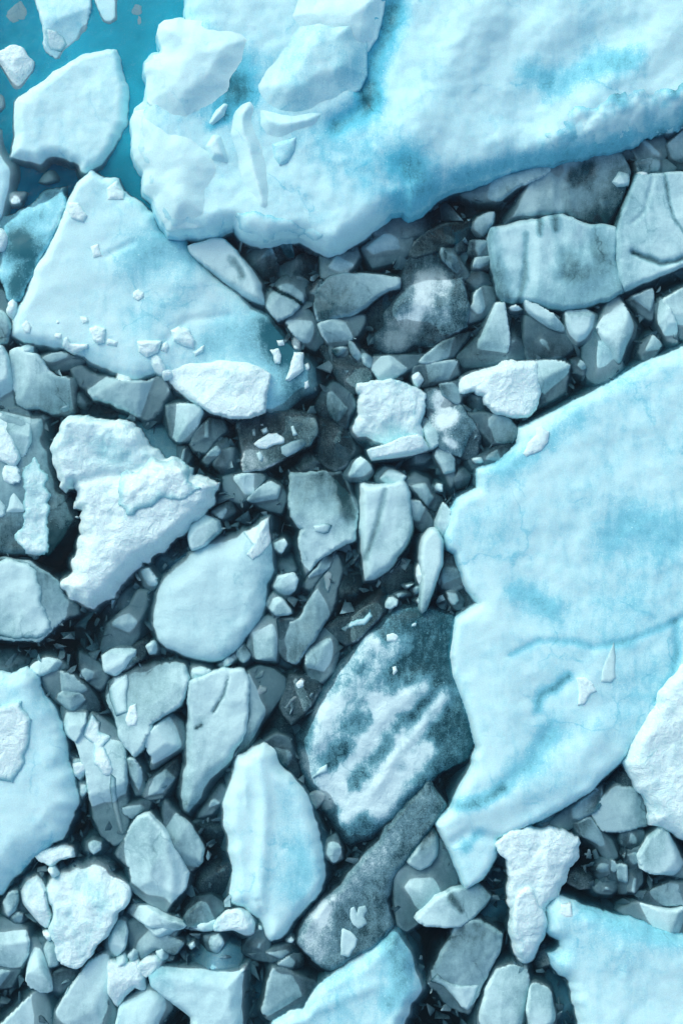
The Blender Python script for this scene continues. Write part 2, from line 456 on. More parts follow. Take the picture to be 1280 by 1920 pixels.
DATA = """
# kind|tile|z|th|mat|opts|label|points
berg|F|80|68|b|bev=.75,rough=.08,e=.75,jag=1.2,c=.10,tint=.6|huge pale blue iceberg with smooth curved lower edge filling the top right|345,-90 346,30 330,26 305,30 292,55 300,92 284,96 268,110 266,128 272,150 270,184 252,200 243,220 246,290 266,322 268,356 283,368 288,388 300,420 313,441 358,436 400,438 420,426 437,419 450,440 475,446 503,452 531,444 559,440 578,447 594,462 616,466 640,461 662,450 688,434 712,412 735,397 757,392 768,402 790,392 820,368 850,350 880,346 927,326 975,308 1036,299 1100,286 1161,275 1192,262 1224,245 1280,229 1380,200 1380,-90
~T|300,60 420,200 560,150 700,60 700,300|.5|90
~S|430,150 450,180 420,200|.4|25
~S|395,235 420,225|.4|12
~R|735,15 722,60 700,105 692,150|-22|26
~R|688,195 660,215 632,232|-16|20
~R|1130,60 1060,120 1010,170 990,220|-18|55
~R|1000,20 930,120 900,200|-10|50
~R|1250,60 1180,130 1100,170|10|40
~R|1270,170 1180,210 1090,250 1000,270|7|30
~R|900,20 860,110 800,180 750,260|16|55
~R|620,300 700,290 780,260 850,230|8|55
~R|1000,60 1090,30 1180,10|8|40
~S|735,15 722,60 700,105 692,150|.62|30
~S|688,195 660,215 632,232|.5|26
~S|770,310 800,350 770,380|.45|38
~S|1000,130 1040,160 1110,120 1180,110|.42|30
~S|1190,190 1215,200 1260,205|.35|16
~S|700,270 640,310 600,260|.18|50
~S|370,90 440,110 460,160 400,170|.3|40
~S|860,330 960,300 1060,285 1160,262 1230,232|.40|20
^>snow_crust|F|3|7|b|bev=.3,rough=.16,jag=3,c=.0,cn=.7||1015,245 1070,205 1120,190 1170,175 1240,165 1300,150 1300,222 1240,238 1190,255 1150,268 1090,272 1030,280
^>snow_crust|F|3|6|b|bev=.2,rough=.05,jag=3,c=.05,cn=.3||440,400 480,395 530,410 580,425 610,440 590,450 560,441 530,440 500,448 470,442 445,428
^boulder|A|20|29|b|bev=1.0,rough=.03,jag=1.4,m=1,c=.03,tint=.25,soft=1|rounded white snow lump bulging over the turquoise water at iceberg's left end|1040,78 975,85 940,110 922,170 945,230 965,290 910,303 900,338 855,350 850,400 868,450 870,590 930,650 1000,700 1110,740 1190,700 1280,640 1400,560 1480,400 1530,200 1400,120 1180,100
^boulder|B|16|25|b|bev=1.0,rough=.03,m=1,c=.1,tint=.25,soft=1|white rounded lump behind the smooth grey block on iceberg top|400,90 430,20 470,-90 1040,-90 1022,60 990,200 930,290 700,330 520,250 440,150
^block|B|26|35|b|bev=1.0,rough=.018,m=1,c=.3,tint=.1,soft=1|smooth grey four-sided block lying on top of the iceberg|520,70 400,260 280,400 238,470 235,530 290,620 380,690 480,705 620,660 760,590 880,520 925,420 925,250 920,180 932,100 915,55 880,40 790,38 700,20 600,20
^block|B|14|23|b|bev=1.0,rough=.015,m=1,c=.1,tint=.3,soft=1|pale rounded wedge just below the smooth grey block on the iceberg|240,590 245,750 300,830 400,855 500,820 620,760 720,640 600,640 480,650 330,620
^column|B|26|35|b|bev=1.0,rough=.02,m=1,c=.05,tint=.25,soft=1|upright white ice column beside the grey block on the iceberg|230,530 150,580 90,640 75,720 60,800 100,920 120,1020 150,1100 210,1200 235,1270 320,1290 372,1240 365,1100 352,950 335,860 300,780 270,700 290,620
^chunk|B|8|9|b|bev=.15,m=1,c=.25,tint=.4|small blue wedge hanging between white column and iceberg face|350,860 500,815 490,900 450,970 400,992 365,940
^boulder|B|14|23|b|bev=1.0,rough=.03,m=1,c=.03,tint=.25,soft=1|small white knob left of the white ice column|60,790 100,920 112,1005 40,980 -30,970 -70,870 -30,790 10,770
^boulder|B|11|20|b|bev=1.0,rough=.03,m=1,c=.03,tint=.25,soft=1|small white knob between big snow lump and white column|0,640 60,590 110,610 80,700 0,760 -50,740
^boulder|A|12|21|b|bev=1.0,rough=.03,jag=1.5,m=1,c=.03,tint=.25,soft=1|broad white snow shoulder under the rounded lump at iceberg's left|800,645 900,640 1040,730 1180,760 1300,880 1330,1000 1280,1150 1290,1330 1150,1360 1000,1370 940,1270 905,1180 855,1140 855,1030 795,930 785,760 780,700
floe|F|50|42|b|bev=.32,e=.5,rough=.03,jag=.5,c=.16,tint=.42|giant pale cyan floe with clean cut left edge filling the right side|1380,590 1280,650 1249,662 1202,681 1149,716 1067,756 1030,778 974,803 971,831 942,862 897,881 896,915 859,935 845,960 843,976 834,1004 840,1028 853,1038 864,1069 878,1107 897,1132 856,1160 850,1179 845,1229 850,1266 865,1304 883,1360 897,1403 888,1422 889,1434 877,1456 852,1500 846,1518 819,1547 839,1590 852,1615 874,1669 905,1650 930,1610 935,1575 974,1556 1014,1540 1055,1518 1111,1484 1145,1450 1174,1421 1188,1400 1250,1340 1380,1260
~R|955,1228 1010,1201 1080,1203 1110,1214 1180,1200 1250,1172 1300,1145|-2|6
~R|1266,1165 1268,1225 1262,1262 1232,1310|-4|9
~R|1067,1266 1040,1290 1010,1305 1005,1335|-2|13
~R|1030,1372 1000,1425 940,1478 902,1505|-3|16
~R|900,1180 960,1300 940,1420|6|45
~R|950,850 1020,930 1100,960|5|60
~R|880,1520 960,1500 1060,1440 1120,1380|9|32
~R|850,1580 880,1560 930,1575|-6|10
~S|955,1228 1010,1201 1080,1203 1110,1214 1180,1200 1250,1172 1300,1145|.28|7
~S|1266,1165 1268,1225 1262,1262 1232,1310|.3|7
~S|1065,1268 1040,1290 1012,1303 1006,1330|.55|10
~S|1032,1372 1000,1420 945,1470|.3|22
~S|940,1480 905,1500 862,1512|.5|14
~S|970,1110 1010,1130 1035,1145|.38|26
~S|1140,1000 1200,980 1270,990|.28|50
~S|1080,780 1000,850 940,880|.32|24
~S|900,1560 870,1590|.35|14
^shard|X|3|3|i|bev=.06,c=.08|thin pale upright sliver lying on the giant right floe|865,655 800,800 790,890 850,898 875,870 872,740
^crumb|X|3|3|s|bev=.06,rough=.02,c=.1|small frosty crumb on giant right floe below the pale sliver|640,870 690,860 740,900 765,950 720,970 690,1030 650,1035 660,960
^crumb|H|5|4|s|bev=.08,rough=.02|white snow lump on upper left corner of giant right floe|400,650 430,640 480,670 470,730 430,780 390,800 340,820 320,800 345,740 400,690
floe|F|78|50|s|bev=.4,rough=.035,jag=1.5,c=.04|snow-white floe at the right edge, lapping over the giant floe|1380,1190 1280,1247 1240,1300 1205,1359 1188,1395 1176,1435 1192,1467 1211,1493 1223,1515 1227,1547 1255,1560 1280,1572 1380,1600
floe|F|46|40|b|bev=.3,rough=.03,jag=1.4,c=.13,tint=.35|broad pale floe filling the bottom right corner|1042,1682 1074,1693 1114,1707 1161,1720 1208,1735 1280,1757 1380,1780 1380,2000 1090,2000 1083,1920 1070,1864 1067,1845 1049,1832 1033,1813 1028,1792 1049,1779 1046,1770 1024,1751 1022,1723 1024,1698
~R|1060,1720 1150,1760 1280,1800|5|40
~R|1160,1780 1175,1810 1170,1830|3|8
~S|1100,1700 1180,1740 1280,1765|.25|20
^crumb|S|3|3|s|bev=.07|flat white fleck on the top left corner of the bottom right floe|550,570 610,560 620,640 580,650 545,620
floe|S|22|30|i|bev=.2,jag=1.6|pale low wedge of ice tucked behind the bottom right floe|900,610 960,590 1010,570 1100,600 1200,615 1350,590 1350,760 1280,750 1050,700
floe|S|58|44|s|bev=.28,rough=.045,jag=1.8,c=.06|snow-crusted mushroom-shaped block between giant floe and bottom right floe|270,125 340,120 480,135 560,150 620,158 668,210 650,290 605,370 560,450 530,510 460,580 440,640 340,700 240,560 245,400 240,300 190,250 172,205 210,150
chunk|S|60|60|s|bev=.22,rough=.05,jag=2,c=.1|narrow snowy leg of ice hanging below the mushroom-shaped block|350,470 290,520 275,640 262,740 280,850 310,910 350,945 385,900 440,780 450,700 430,620 380,560
block|S|-22|30|b|bev=.4,m=1,c=.3,tint=.8|submerged teal ice body left of the snowy mushroom-shaped block|0,380 50,360 230,270 300,400 330,800 250,900 200,850 150,800 90,700 0,640 -40,500
chunk|S|-14|30|b|bev=.3,m=1,c=.3,tint=.6|submerged bluish foot along left edge of the bottom right floe|470,930 560,900 660,1000 680,1400 520,1400 530,1200 450,1060
floe|F|62|66|b|bev=.6,rough=.03,e=.7,jag=1.3,c=.10,tint=.35|large white-blue floe at the lower left edge with rounded right flank|-100,1245 0,1263 18,1267 47,1251 62,1265 72,1287 85,1312 103,1337 116,1371 125,1409 138,1459 147,1510 135,1540 120,1575 70,1610 45,1635 22,1658 0,1686 -100,1720
^>plateau|N|9|8|s|bev=.12,rough=.015,jag=1.5,c=.02||-150,250 0,260 130,235 140,290 190,350 180,450 150,560 120,650 80,740 0,700 -150,680
floe|F|24|30|b|bev=.35,rough=.025,jag=1.2,c=.13,tint=.15,tx=-.02,ty=.02|big triangular pale floe with crumbs on top, left of centre|170,318 194,334 219,337 231,356 250,369 290,400 300,430 320,445 345,450 365,475 385,505 420,530 440,540 470,570 500,590 525,615 560,650 590,690 592,730 570,745 540,770 505,778 400,760 330,720 290,700 250,715 200,695 150,672 115,652 45,645 20,630 22,600 35,570 60,510 100,440 125,378 140,350
~T|200,380 170,450|.3|70
~T|560,700 540,640 440,600|-.5|90
~R|200,480 240,460 250,455|-4|6
~R|390,500 330,540 270,620|5|30
~R|430,590 350,600 300,650|-4|8
~S|540,650 560,700 550,740|.6|42
~S|480,640 440,620 400,640|.3|45
~S|360,480 300,450 250,500|.3|40
~S|340,560 300,580 260,600|.2|30
~S|500,610 520,640|.5|30
^crumb|D|6|5|s|bev=.08|squarish white crumb among three near the floe's pointed top, left side|400,250 470,255 520,330 500,370 430,345 400,290
^crumb|D|6|5|s|bev=.08|white crumb lying at the right shoulder of triangular floe's tip|640,170 700,120 745,190 740,240 650,235
^crumb|D|3|3|s|bev=.05|faint pale crumb in the middle of the triangular floe|545,520 590,500 615,580 560,585
^crumb|D|4|4|s|bev=.05|rounded crumb right of the triangular floe's middle|800,790 830,775 865,795 865,825 830,842 800,825
^crumb|D|4|4|s|bev=.05|little round crumb above the broken block near triangular floe's foot|480,940 525,940 528,970 500,980
^chunk|D|9|8|s|bev=.08,jag=1.4|blocky white crumb standing near the foot of triangular floe|535,1010 570,990 635,1005 635,1100 580,1115 550,1070
^shard|D|8|7|s|bev=.08|flat white shard at the lower edge of triangular floe|375,1115 385,1070 405,1058 420,1100 530,1100 525,1130 440,1160 400,1140
^crumb|D|3|3|s|bev=.05|tiny square crumb left of the flat white shard|330,1040 370,1040 365,1070 330,1065
^crumb|D|4|4|s|bev=.05|small pale crumb right of the blocky white crumb|640,1070 705,1090 700,1120 640,1105
^chunk|D|11|10|s|bev=.1,m=1|white rounded crumb pointing down above the long white chunk's left tip|820,1085 900,1080 970,1080 950,1150 880,1185 830,1150
^chunk|D|12|11|s|bev=.14,m=1|smooth white oval lump on the triangular floe's right part|1020,1020 1070,995 1130,1010 1170,1080 1165,1130 1110,1120 1040,1080
^crumb|D|6|6|s|bev=.08,m=1|pale crumb between the two white rounded lumps|970,1100 1000,1085 1015,1120 1000,1160 965,1140
^crumb|D|6|6|s|bev=.08|flat pale crumb right of the smooth white oval lump|1155,1150 1225,1110 1220,1150 1170,1180
^crumb|E|6|6|s|bev=.08,rough=.03|frosty crumb left of the white wedge at triangular floe's dark end|660,820 710,810 730,850 720,900 690,900 680,850
^crumb|E|5|5|s|bev=.06|small round crumb at top of the floe's dark end|695,760 740,755 745,790 710,795
^shard|E|9|8|s|bev=.08,rough=.02|white wedge standing on the dark end of triangular floe|800,830 860,830 862,940 820,980 780,1010 750,1000 775,930
^crumb|E|7|7|s|bev=.07,rough=.02|frosty pale crumb directly above the white wedge|790,760 820,720 845,740 845,820 800,820
^crumb|E|4|4|s|bev=.05|small crumb right of the white wedge on the dark end|865,905 890,895 900,930 880,945
^crumb|E|4|4|s|bev=.05|lowest small crumb on the triangular floe's dark end|865,1010 890,1000 895,1040 870,1055
^crumb|D|3|3|s|bev=.05,rough=.02|frosty crumb nearest the triangular floe's left corner|130,990 160,960 190,1000 180,1040 150,1040
^crumb|D|2|3|s|bev=.05|tiny crumb a little right of triangular floe's left corner|335,965 355,955 362,980 340,990
floe|E|44|50|s|bev=.4,rough=.02,e=.8,m=1,c=.05|long smooth white chunk with wavy upper edge below the triangular floe|-40,900 -30,870 0,860 100,862 200,865 300,885 350,868 440,880 520,885 600,920 665,970 650,1050 635,1110 625,1190 540,1220 420,1225 300,1190 200,1130 100,1060 50,1010 10,960
~R|300,690 380,690 470,700 500,730|7|16
shard|E|30|9|s|bev=.06|tiny pale nub at the left tip of long smooth white chunk|20,950 55,945 60,975 30,985
shard|D|34|9|s|bev=.06|small white finger resting at left tip of long smooth white chunk|910,1180 940,1180 975,1240 975,1275 940,1250
floe|F|66|58|s|bev=.32,rough=.05,jag=2.4,c=.02|bright white snow-covered floe with ragged edges left of centre|145,773 162,774 175,784 200,785 216,790 234,784 250,799 275,831 300,856 337,865 356,880 359,890 375,893 390,899 410,904 403,920 401,940 375,971 340,1000 300,1034 275,1056 262,1050 250,1069 237,1085 225,1098 212,1116 194,1135 169,1145 150,1140 125,1122 109,1100 122,1079 131,1057 140,1038 137,1022 147,1007 153,1004 147,994 148,976 134,970 153,957 137,952 144,921 137,905 119,918 108,912 103,884 100,859 97,821 106,799 125,781
~R|150,905 200,890 240,890 290,862 330,862|-8|9
~R|170,950 250,930 330,890 380,905|9|40
~R|130,800 180,800 240,830|7|30
~R|160,1090 200,1040 260,1000|6|30
~S|200,850 225,860|.22|26
^>snow_cap|W|7|6|s|bev=.2,rough=.05,jag=2.4,c=.0||720,790 830,770 920,700 1080,725 1135,775 1150,830 1200,880 1080,960 980,930 900,980 780,1050 700,980 700,870
block|W|12|30|g|bev=.3,rough=.012,c=.4,tx=-.02|dark blue-grey block under frosty sheet at the left edge|-90,390 80,390 200,405 270,420 300,480 320,540 335,700 350,880 410,900 450,1000 465,1080 400,1180 340,1262 300,1290 230,1300 170,1300 80,1290 -90,1270
^>frost_sheet|W|4|5|s|bev=.06,rough=.04,jag=2.6,c=.16||200,630 215,690 240,760 280,800 290,880 300,1000 300,1080 285,1160 290,1280 220,1300 150,1290 100,1160 140,1080 145,900 140,760 180,700
block|W|22|20|i|bev=.15,c=.22|light upright block between white wedge and dark block, left edge|60,395 150,400 180,470 170,600 130,700 100,725 70,620 20,520 -20,430
shard|W|30|20|s|bev=.14|white wedge leaning down at the left edge above the small cube|-80,420 0,440 40,500 70,620 100,700 80,732 40,710 -80,650
chunk|W|27|16|s|bev=.12,m=1|small rounded white cube at left edge under the white wedge|20,740 80,735 110,780 115,840 60,850 20,840 5,790
chunk|W|20|18|i|bev=.14,c=.1|pale tapering column below the small rounded cube|40,850 120,860 145,930 140,1000 130,1090 100,1105 50,1050 35,950
chunk|W|16|18|i|bev=.12,c=.2|narrow pale strip at left edge beside the tapering column|-70,840 10,850 35,940 30,1050 -70,1040
floe|M|14|30|g|bev=.3,rough=.012,c=.36|smooth grey-blue floe with frosted left half at left edge|-90,290 20,280 80,295 170,310 280,370 350,410 380,500 460,570 470,610 380,650 310,710 230,780 100,775 -90,755
^>frost_sheet|M|5|5|i|bev=.1,rough=.02,jag=1.6,c=.12||-90,285 60,285 150,310 210,360 240,450 250,540 270,620 305,705 220,770 0,755 -90,745
chunk|W|30|34|i|bev=.16,rough=.03,jag=1.6,c=.3|frost-speckled block with notched right side near left edge|60,60 110,55 200,90 270,150 330,210 440,230 455,260 440,340 435,410 400,440 330,425 200,400 90,380 100,300 60,240 70,170
chunk|W|34|34|i|bev=.15,c=.1|pale slab end cut by left edge beside the frost-speckled block|-90,30 0,40 30,100 50,200 60,300 80,380 60,400 -90,398
crumb|W|26|14|i|bev=.08,rough=.02|small frosty crumb above the frost-speckled block|110,40 160,20 200,30 195,60 150,66
chunk|W|2|16|g|bev=.16,m=1,c=.25|grey almond-shaped piece under the triangular floe's lower edge|240,100 300,80 380,72 450,95 500,120 450,150 380,165 320,160 270,130
floe|W|20|34|g|bev=.28,rough=.02,jag=1.5,c=.2|long frosty grey chunk sloping right above the bright snow floe|430,170 480,155 560,200 660,215 700,240 800,260 870,230 960,210 1010,260 1020,310 960,400 900,470 820,430 760,400 700,370 640,350 550,310 480,260 440,210
^chunk|W|6|7|s|bev=.12,m=1|pale ball-like lump on the long frosty grey chunk|690,175 740,172 800,185 800,230 740,262 700,240
block|W|-22|20|g|bev=.3,m=1,c=.6|submerged dark block in the gap above bright snow floe|500,290 660,350 740,410 660,470 540,450 450,420 440,330
chunk|W|0|18|g|bev=.12,m=1,c=.3|small grey egg-shaped piece in the gap above bright snow floe|460,310 500,308 545,360 515,395 470,382
chunk|W|14|24|i|bev=.15,c=.25|pale four-cornered chunk below the long smooth white chunk|1000,390 1080,380 1190,390 1210,430 1180,520 1130,590 1080,600 1030,560 1010,480
block|W|-6|24|b|bev=.3,m=1,c=.35,tint=.5|submerged blue-grey slab hugging bright snow floe's upper right side|720,450 900,480 1030,520 1060,620 1150,660 1130,760 1000,740 900,650 820,560
chunk|W|4|20|g|bev=.14,m=1,c=.3|small rounded grey lump beside bright snow floe's right shoulder|1075,640 1120,640 1140,690 1110,740 1070,710
shelf|A|-3|14|t|bev=1.2,m=1,c=.06,rough=.02|broad turquoise ice shelf drowned under the top left water|-150,-150 1250,-150 1250,200 1180,700 1100,1300 960,1420 820,1300 700,1150 500,1000 300,900 -150,1000
block|D|-20|14|t|bev=1.2,m=1,c=.5,rough=.08|deep drowned teal ledge below the turquoise shelf at left|-150,-100 300,-60 560,20 900,150 800,400 400,500 -150,420
floe|A|28|36|b|bev=.3,rough=.06,jag=1.4,c=.14,tint=.3|large rounded pale floe in the turquoise water at top left|490,318 560,310 620,298 690,300 715,330 725,410 745,480 762,520 750,640 755,700 765,740 740,820 690,880 620,980 560,1030 490,1040 440,980 330,950 250,1010 180,1010 100,960 40,950 50,840 70,740 60,650 80,590 140,540 200,500 280,455 340,430 400,390 440,350
~R|690,320 620,420 560,520|6|24
~S|300,600 300,760 340,880|.28|50
floe|A|24|36|b|bev=.3,rough=.03,jag=1.2,c=.14,tint=.5|tapering pale floe coming down from top edge in turquoise water|200,-120 240,60 270,130 280,200 290,300 340,350 430,352 470,330 500,250 525,150 530,50 545,-120
~R|430,20 445,180 430,340|6|30
^>snow_patch|A|3|3|s|bev=.06,rough=.02||285,180 340,190 380,220 402,262 370,310 310,295 288,260
chunk|A|-3|16|b|bev=.25,m=1,c=.05,tint=.4,fac=0|submerged pale lump at the top left corner|70,10 100,-60 180,-40 185,60 150,110 80,130 50,100
chunk|A|1|20|b|bev=.25,m=1,c=.05,tint=.6,fac=0|half-submerged pale tongue at top edge right of tapering floe|560,-90 590,40 620,130 660,165 740,150 745,50 750,-90
chunk|A|-3|12|b|bev=.15,m=1,c=.05,tint=.5,fac=0|small submerged pale triangle near top edge|770,60 810,5 840,40 845,80 780,95
shard|A|-3|12|s|bev=.14,m=1,tint=.3|slim almond-shaped pale piece afloat below the submerged pale triangle|850,88 905,90 880,140 800,205 765,195 790,130
chunk|A|20|26|s|bev=.16,m=1|smooth white diamond-shaped chunk in turquoise water at left edge|-40,330 90,272 130,290 160,340 200,370 190,420 150,500 110,540 80,530 40,440 0,375
chunk|A|-2|20|b|bev=.25,m=1,c=.05,tint=.6,fac=0|submerged pale lump at left edge under the white diamond chunk|-90,560 -20,530 40,540 80,580 50,660 -90,690
block|A|8|24|b|bev=.4,m=1,c=.05,tint=.7,rough=.03,fac=0|soft submerged pale mass down the upper left edge|60,700 40,900 110,980 125,1040 90,1120 60,1200 20,1300 -90,1370 -90,780
crumb|A|-8|12|i|bev=.15,m=1,tint=.3|small grey-blue oval drifting below the large rounded floe|230,1090 260,1040 320,1010 355,1040 350,1080 280,1100
crumb|A|2|12|s|bev=.1,tint=.2|little pale shark-tooth crumb at dark water near left edge|45,1150 150,1155 120,1220 70,1225
floe|D|16|30|b|bev=.25,rough=.05,jag=1.6,c=.24,tint=.3,cn=.4|speckled blue floe wedged left of the triangular floe|-90,380 0,345 100,290 180,275 230,230 280,195 380,165 395,210 390,280 350,370 300,450 250,560 200,660 160,740 120,830 60,830 20,760 -20,640 -90,560
~S|40,450 60,490 30,540|.6|30
chunk|D|28|22|s|bev=.1,rough=.02|white snow nub at the left edge on the speckled blue floe|-80,420 0,420 40,450 52,490 20,525 -40,520 -80,500
chunk|D|20|30|i|bev=.2,m=1,c=.15|pale rounded slab end at left edge beside triangular floe's corner|-90,740 20,800 40,880 60,1000 40,1090 -90,1130
crumb|D|22|24|s|bev=.1,rough=.04,jag=2|ragged frosty crumb at the triangular floe's left corner|50,860 75,830 95,850 95,950 60,980 45,930
shard|E|32|18|i|bev=.08,rough=.012,fac=0,c=.06|long pale leaf-shaped shard pointing down right below the iceberg|185,205 250,185 330,162 375,170 440,240 500,290 560,360 600,420 620,480 625,545 560,520 500,470 400,400 330,350 260,290 200,235
~S|435,485 450,505 455,515|.4|8
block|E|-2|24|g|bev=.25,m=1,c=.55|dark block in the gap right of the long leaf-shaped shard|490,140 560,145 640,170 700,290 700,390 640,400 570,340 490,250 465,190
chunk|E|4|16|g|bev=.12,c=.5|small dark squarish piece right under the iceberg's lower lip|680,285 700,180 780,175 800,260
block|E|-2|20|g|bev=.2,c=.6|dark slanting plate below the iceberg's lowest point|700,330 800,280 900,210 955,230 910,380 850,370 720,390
chunk|E|18|26|g|bev=.2,m=1,c=.3|squat block split by a dark crack at the leaf-shaped shard's tip|700,420 740,380 820,365 870,400 880,470 850,540 790,600 710,640 650,580 635,550 645,480
~R|512,538 530,550 550,558 566,570|-10|3.2
~S|512,538 530,550 550,558 566,570|.9|3
chunk|E|10|24|g|bev=.2,m=1,c=.22|small bright-topped rounded block below the cracked block|760,650 800,600 870,568 920,620 970,680 990,750 930,810 870,780 800,720
chunk|E|0|16|g|bev=.12,c=.5|small dark splinter right of the cracked block|870,450 920,420 970,400 980,440 930,490 920,570 870,550
chunk|G|8|24|i|bev=.22,m=1,c=.2|bright rounded block directly under the iceberg's lowest bulge|10,250 60,215 150,190 210,200 225,255 190,320 140,370 70,385 15,380
block|G|8|26|g|bev=.25,m=1,c=.22|bright brick-like block slanting under the iceberg's dark undercut|260,210 380,120 500,110 550,150 540,230 480,270 320,312 290,275
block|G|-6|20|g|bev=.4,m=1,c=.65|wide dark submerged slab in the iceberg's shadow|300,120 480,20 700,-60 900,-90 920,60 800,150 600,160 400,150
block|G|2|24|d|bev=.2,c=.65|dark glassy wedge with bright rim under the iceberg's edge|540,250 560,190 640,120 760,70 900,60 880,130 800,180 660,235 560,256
plate|G|17|22|g|bev=.12,rough=.01,c=.42|grey fish-shaped plate with a forked bright tail|-25,470 60,385 150,362 250,370 350,390 440,385 475,390 472,440 400,450 330,490 250,545 190,600 90,625 -10,640 -30,560
~R|600,545 620,560 645,580|3|4
chunk|G|14|22|g|bev=.12,c=.25|pale triangular chunk under the fish-shaped plate|0,670 120,640 200,610 265,610 265,650 220,720 170,770 90,810 50,770 20,720
block|G|20|40|f|bev=.4,rough=.015,m=1,c=.68|large dark rounded block with frost-speckled crown, upper centre|540,260 600,240 660,235 720,260 790,310 850,370 870,450 890,560 880,680 800,720 760,760 680,785 620,775 560,775 500,820 420,832 330,800 340,720 390,680 390,600 440,540 500,450 490,390 520,330
~S|800,520 790,570 770,610 740,640|-.55|26
~S|820,500 840,520 835,600|-.25|8
block|G|-12|20|d|bev=.3,m=1,c=.6|dark submerged flank left of the large frost-crowned block|270,580 400,470 500,380 520,560 420,700 400,840 290,840 200,770
chunk|G|12|22|g|bev=.12,c=.5|dark narrow splinter at upper right of the frost-crowned block|735,215 790,215 850,290 890,370 860,395 800,330 740,270
chunk|G|14|18|g|bev=.1,c=.3|small grey kite-shaped chunk left of the grey striped slab|905,80 950,30 1035,0 1025,50 990,110 965,140 920,100
chunk|G|10|18|g|bev=.1,c=.45|small grey square chunk under the kite-shaped one|905,170 1000,165 1010,240 940,265 900,230
chunk|G|6|16|g|bev=.08,c=.5|thin grey chip lowest of the stack beside the striped slab|935,275 1020,265 1030,330 920,330
chunk|G|-4|18|g|bev=.15,c=.55|dark lump between the grey chips and the frost-crowned block|805,130 900,90 930,150 900,220 820,225
chunk|G|-2|18|g|bev=.15,c=.5|dark angular lump above the pale egg-shaped block|870,400 930,340 1010,370 1020,430 960,440 920,500 880,470
chunk|G|12|28|i|bev=.2,m=1,c=.22|pale egg-shaped block right of the frost-crowned block|930,480 980,440 1030,450 1050,510 1020,580 960,620 890,645 890,600 920,540
chunk|G|10|30|i|bev=.22,m=1,c=.25|pale boot-shaped chunk below the striped slab's left corner|830,860 900,800 960,740 1020,620 1050,540 1100,540 1120,620 1130,740 1120,880 1000,905 870,910
block|G|3|24|d|bev=.2,m=1,c=.5|dark smooth ramp running down left of the snowy cube|0,790 130,850 200,870 280,930 310,980 240,1050 200,1070 140,1030 60,900
shard|G|12|14|g|bev=.05,c=.3|first slim shard below the triangular chunk|180,775 245,860 235,890 190,830
shard|G|13|14|g|bev=.05,c=.2|second slim shard, just right of the first slim shard|250,820 308,870 305,920 270,890
shard|G|8|12|g|bev=.05,c=.4|small dark chip under the triangular chunk's lower tip|80,820 170,810 150,850 110,858
chunk|G|13|22|g|bev=.14,c=.25|pale arrowhead chunk above the snowy cube|315,870 430,865 560,850 640,850 560,920 460,970 390,1018 360,990 320,930
plate|G|5|18|g|bev=.12,c=.4|thin grey plate stretching right of the arrowhead chunk|600,890 740,780 840,730 900,710 850,780 800,850 700,885
block|G|7|20|g|bev=.16,rough=.015,c=.4|grey frosted slab right of the arrowhead chunk|560,920 700,910 820,890 830,960 760,1010 620,1035 570,1020
crumb|G|14|12|s|bev=.06|tiny white nub at the grey frosted slab's left end|560,975 585,960 615,1000 590,1040 565,1020
chunk|G|8|24|g|bev=.22,m=1,c=.5|dark rounded rock-like lump left of the snowy cube|-20,1160 20,1080 80,1020 130,1040 180,1090 205,1150 170,1200 150,1280 60,1240 0,1200
chunk|J|2|24|d|bev=.25,m=1,c=.6|dark spherical lump in the centre gap below the rock-like lump|950,150 1040,150 1130,240 1160,330 1110,420 1050,450 960,390 950,280
block|I|40|44|s|bev=.2,rough=.055,jag=2,c=.12|snowy cube with rough crystals at the centre|235,200 320,195 400,190 480,200 560,220 615,255 605,330 600,430 620,500 590,560 450,560 330,550 290,520 200,490 205,440 240,380 245,310 250,250
~S|735,800 760,820|.2|15
shard|I|50|15|s|bev=.1,rough=.012,m=1|bright white bar lying against the snowy cube's lower edge|290,590 400,560 500,515 600,500 655,580 560,610 450,625 315,640
chunk|I|0|20|g|bev=.15,m=1,c=.35|grey foot showing beneath the bright white bar|450,625 560,600 680,560 680,610 620,660 520,665
chunk|I|16|28|f|bev=.2,rough=.02,c=.6|dark jagged block with frost speckles right of the snowy cube|640,230 700,215 760,250 830,300 870,380 930,430 955,480 940,600 900,635 790,600 720,560 700,470 650,400 630,310
~S|820,750 840,780 825,790|-.5|20
~S|850,835 835,825|-.5|9
shard|I|18|18|i|bev=.1,c=.25|small pale curved sliver pressed between snowy cube and jagged block|610,400 650,400 700,500 700,550 660,580 640,520
chunk|I|6|18|g|bev=.1,c=.3|small grey triangle above the dark jagged block|725,200 830,180 900,240 850,260 830,310 740,250
floe|I|38|40|s|bev=.25,rough=.035,jag=1.5,c=.08|white hump-backed floe with crystals right of centre|850,165 940,110 1060,90 1110,70 1210,58 1310,55 1312,130 1320,240 1280,330 1240,370 1150,368 1060,345 1000,300 990,250 930,220 850,230
block|H|20|34|i|bev=.2,c=.25,rough=.015|grey rear half of ice joined to the white hump-backed floe|380,250 515,240 600,270 590,360 570,430 500,480 400,530 330,540 360,400
chunk|I|0|20|g|bev=.2,m=1,c=.35|blurred grey lump beneath the hump-backed floe's left tip|860,240 960,230 1010,290 1000,350 900,340
plate|I|6|22|g|bev=.18,rough=.015,c=.35|grey triangular plate below the hump-backed floe|860,380 1000,370 1130,400 1190,470 1150,540 1040,545 960,460 900,395
chunk|I|6|20|g|bev=.15,m=1,c=.3|grey log-like piece lying along giant right floe's upper corner|900,650 980,620 1060,570 1130,545 1180,570 1100,640 1000,680 920,690
crumb|I|13|12|i|bev=.06,c=.1|tiny pale chip at the left end of the log-like piece|905,640 970,630 980,660 930,670
shard|I|14|24|g|bev=.1,c=.2|upright curved splinter below the dark jagged block|715,570 750,565 800,640 808,760 785,810 750,720 705,620
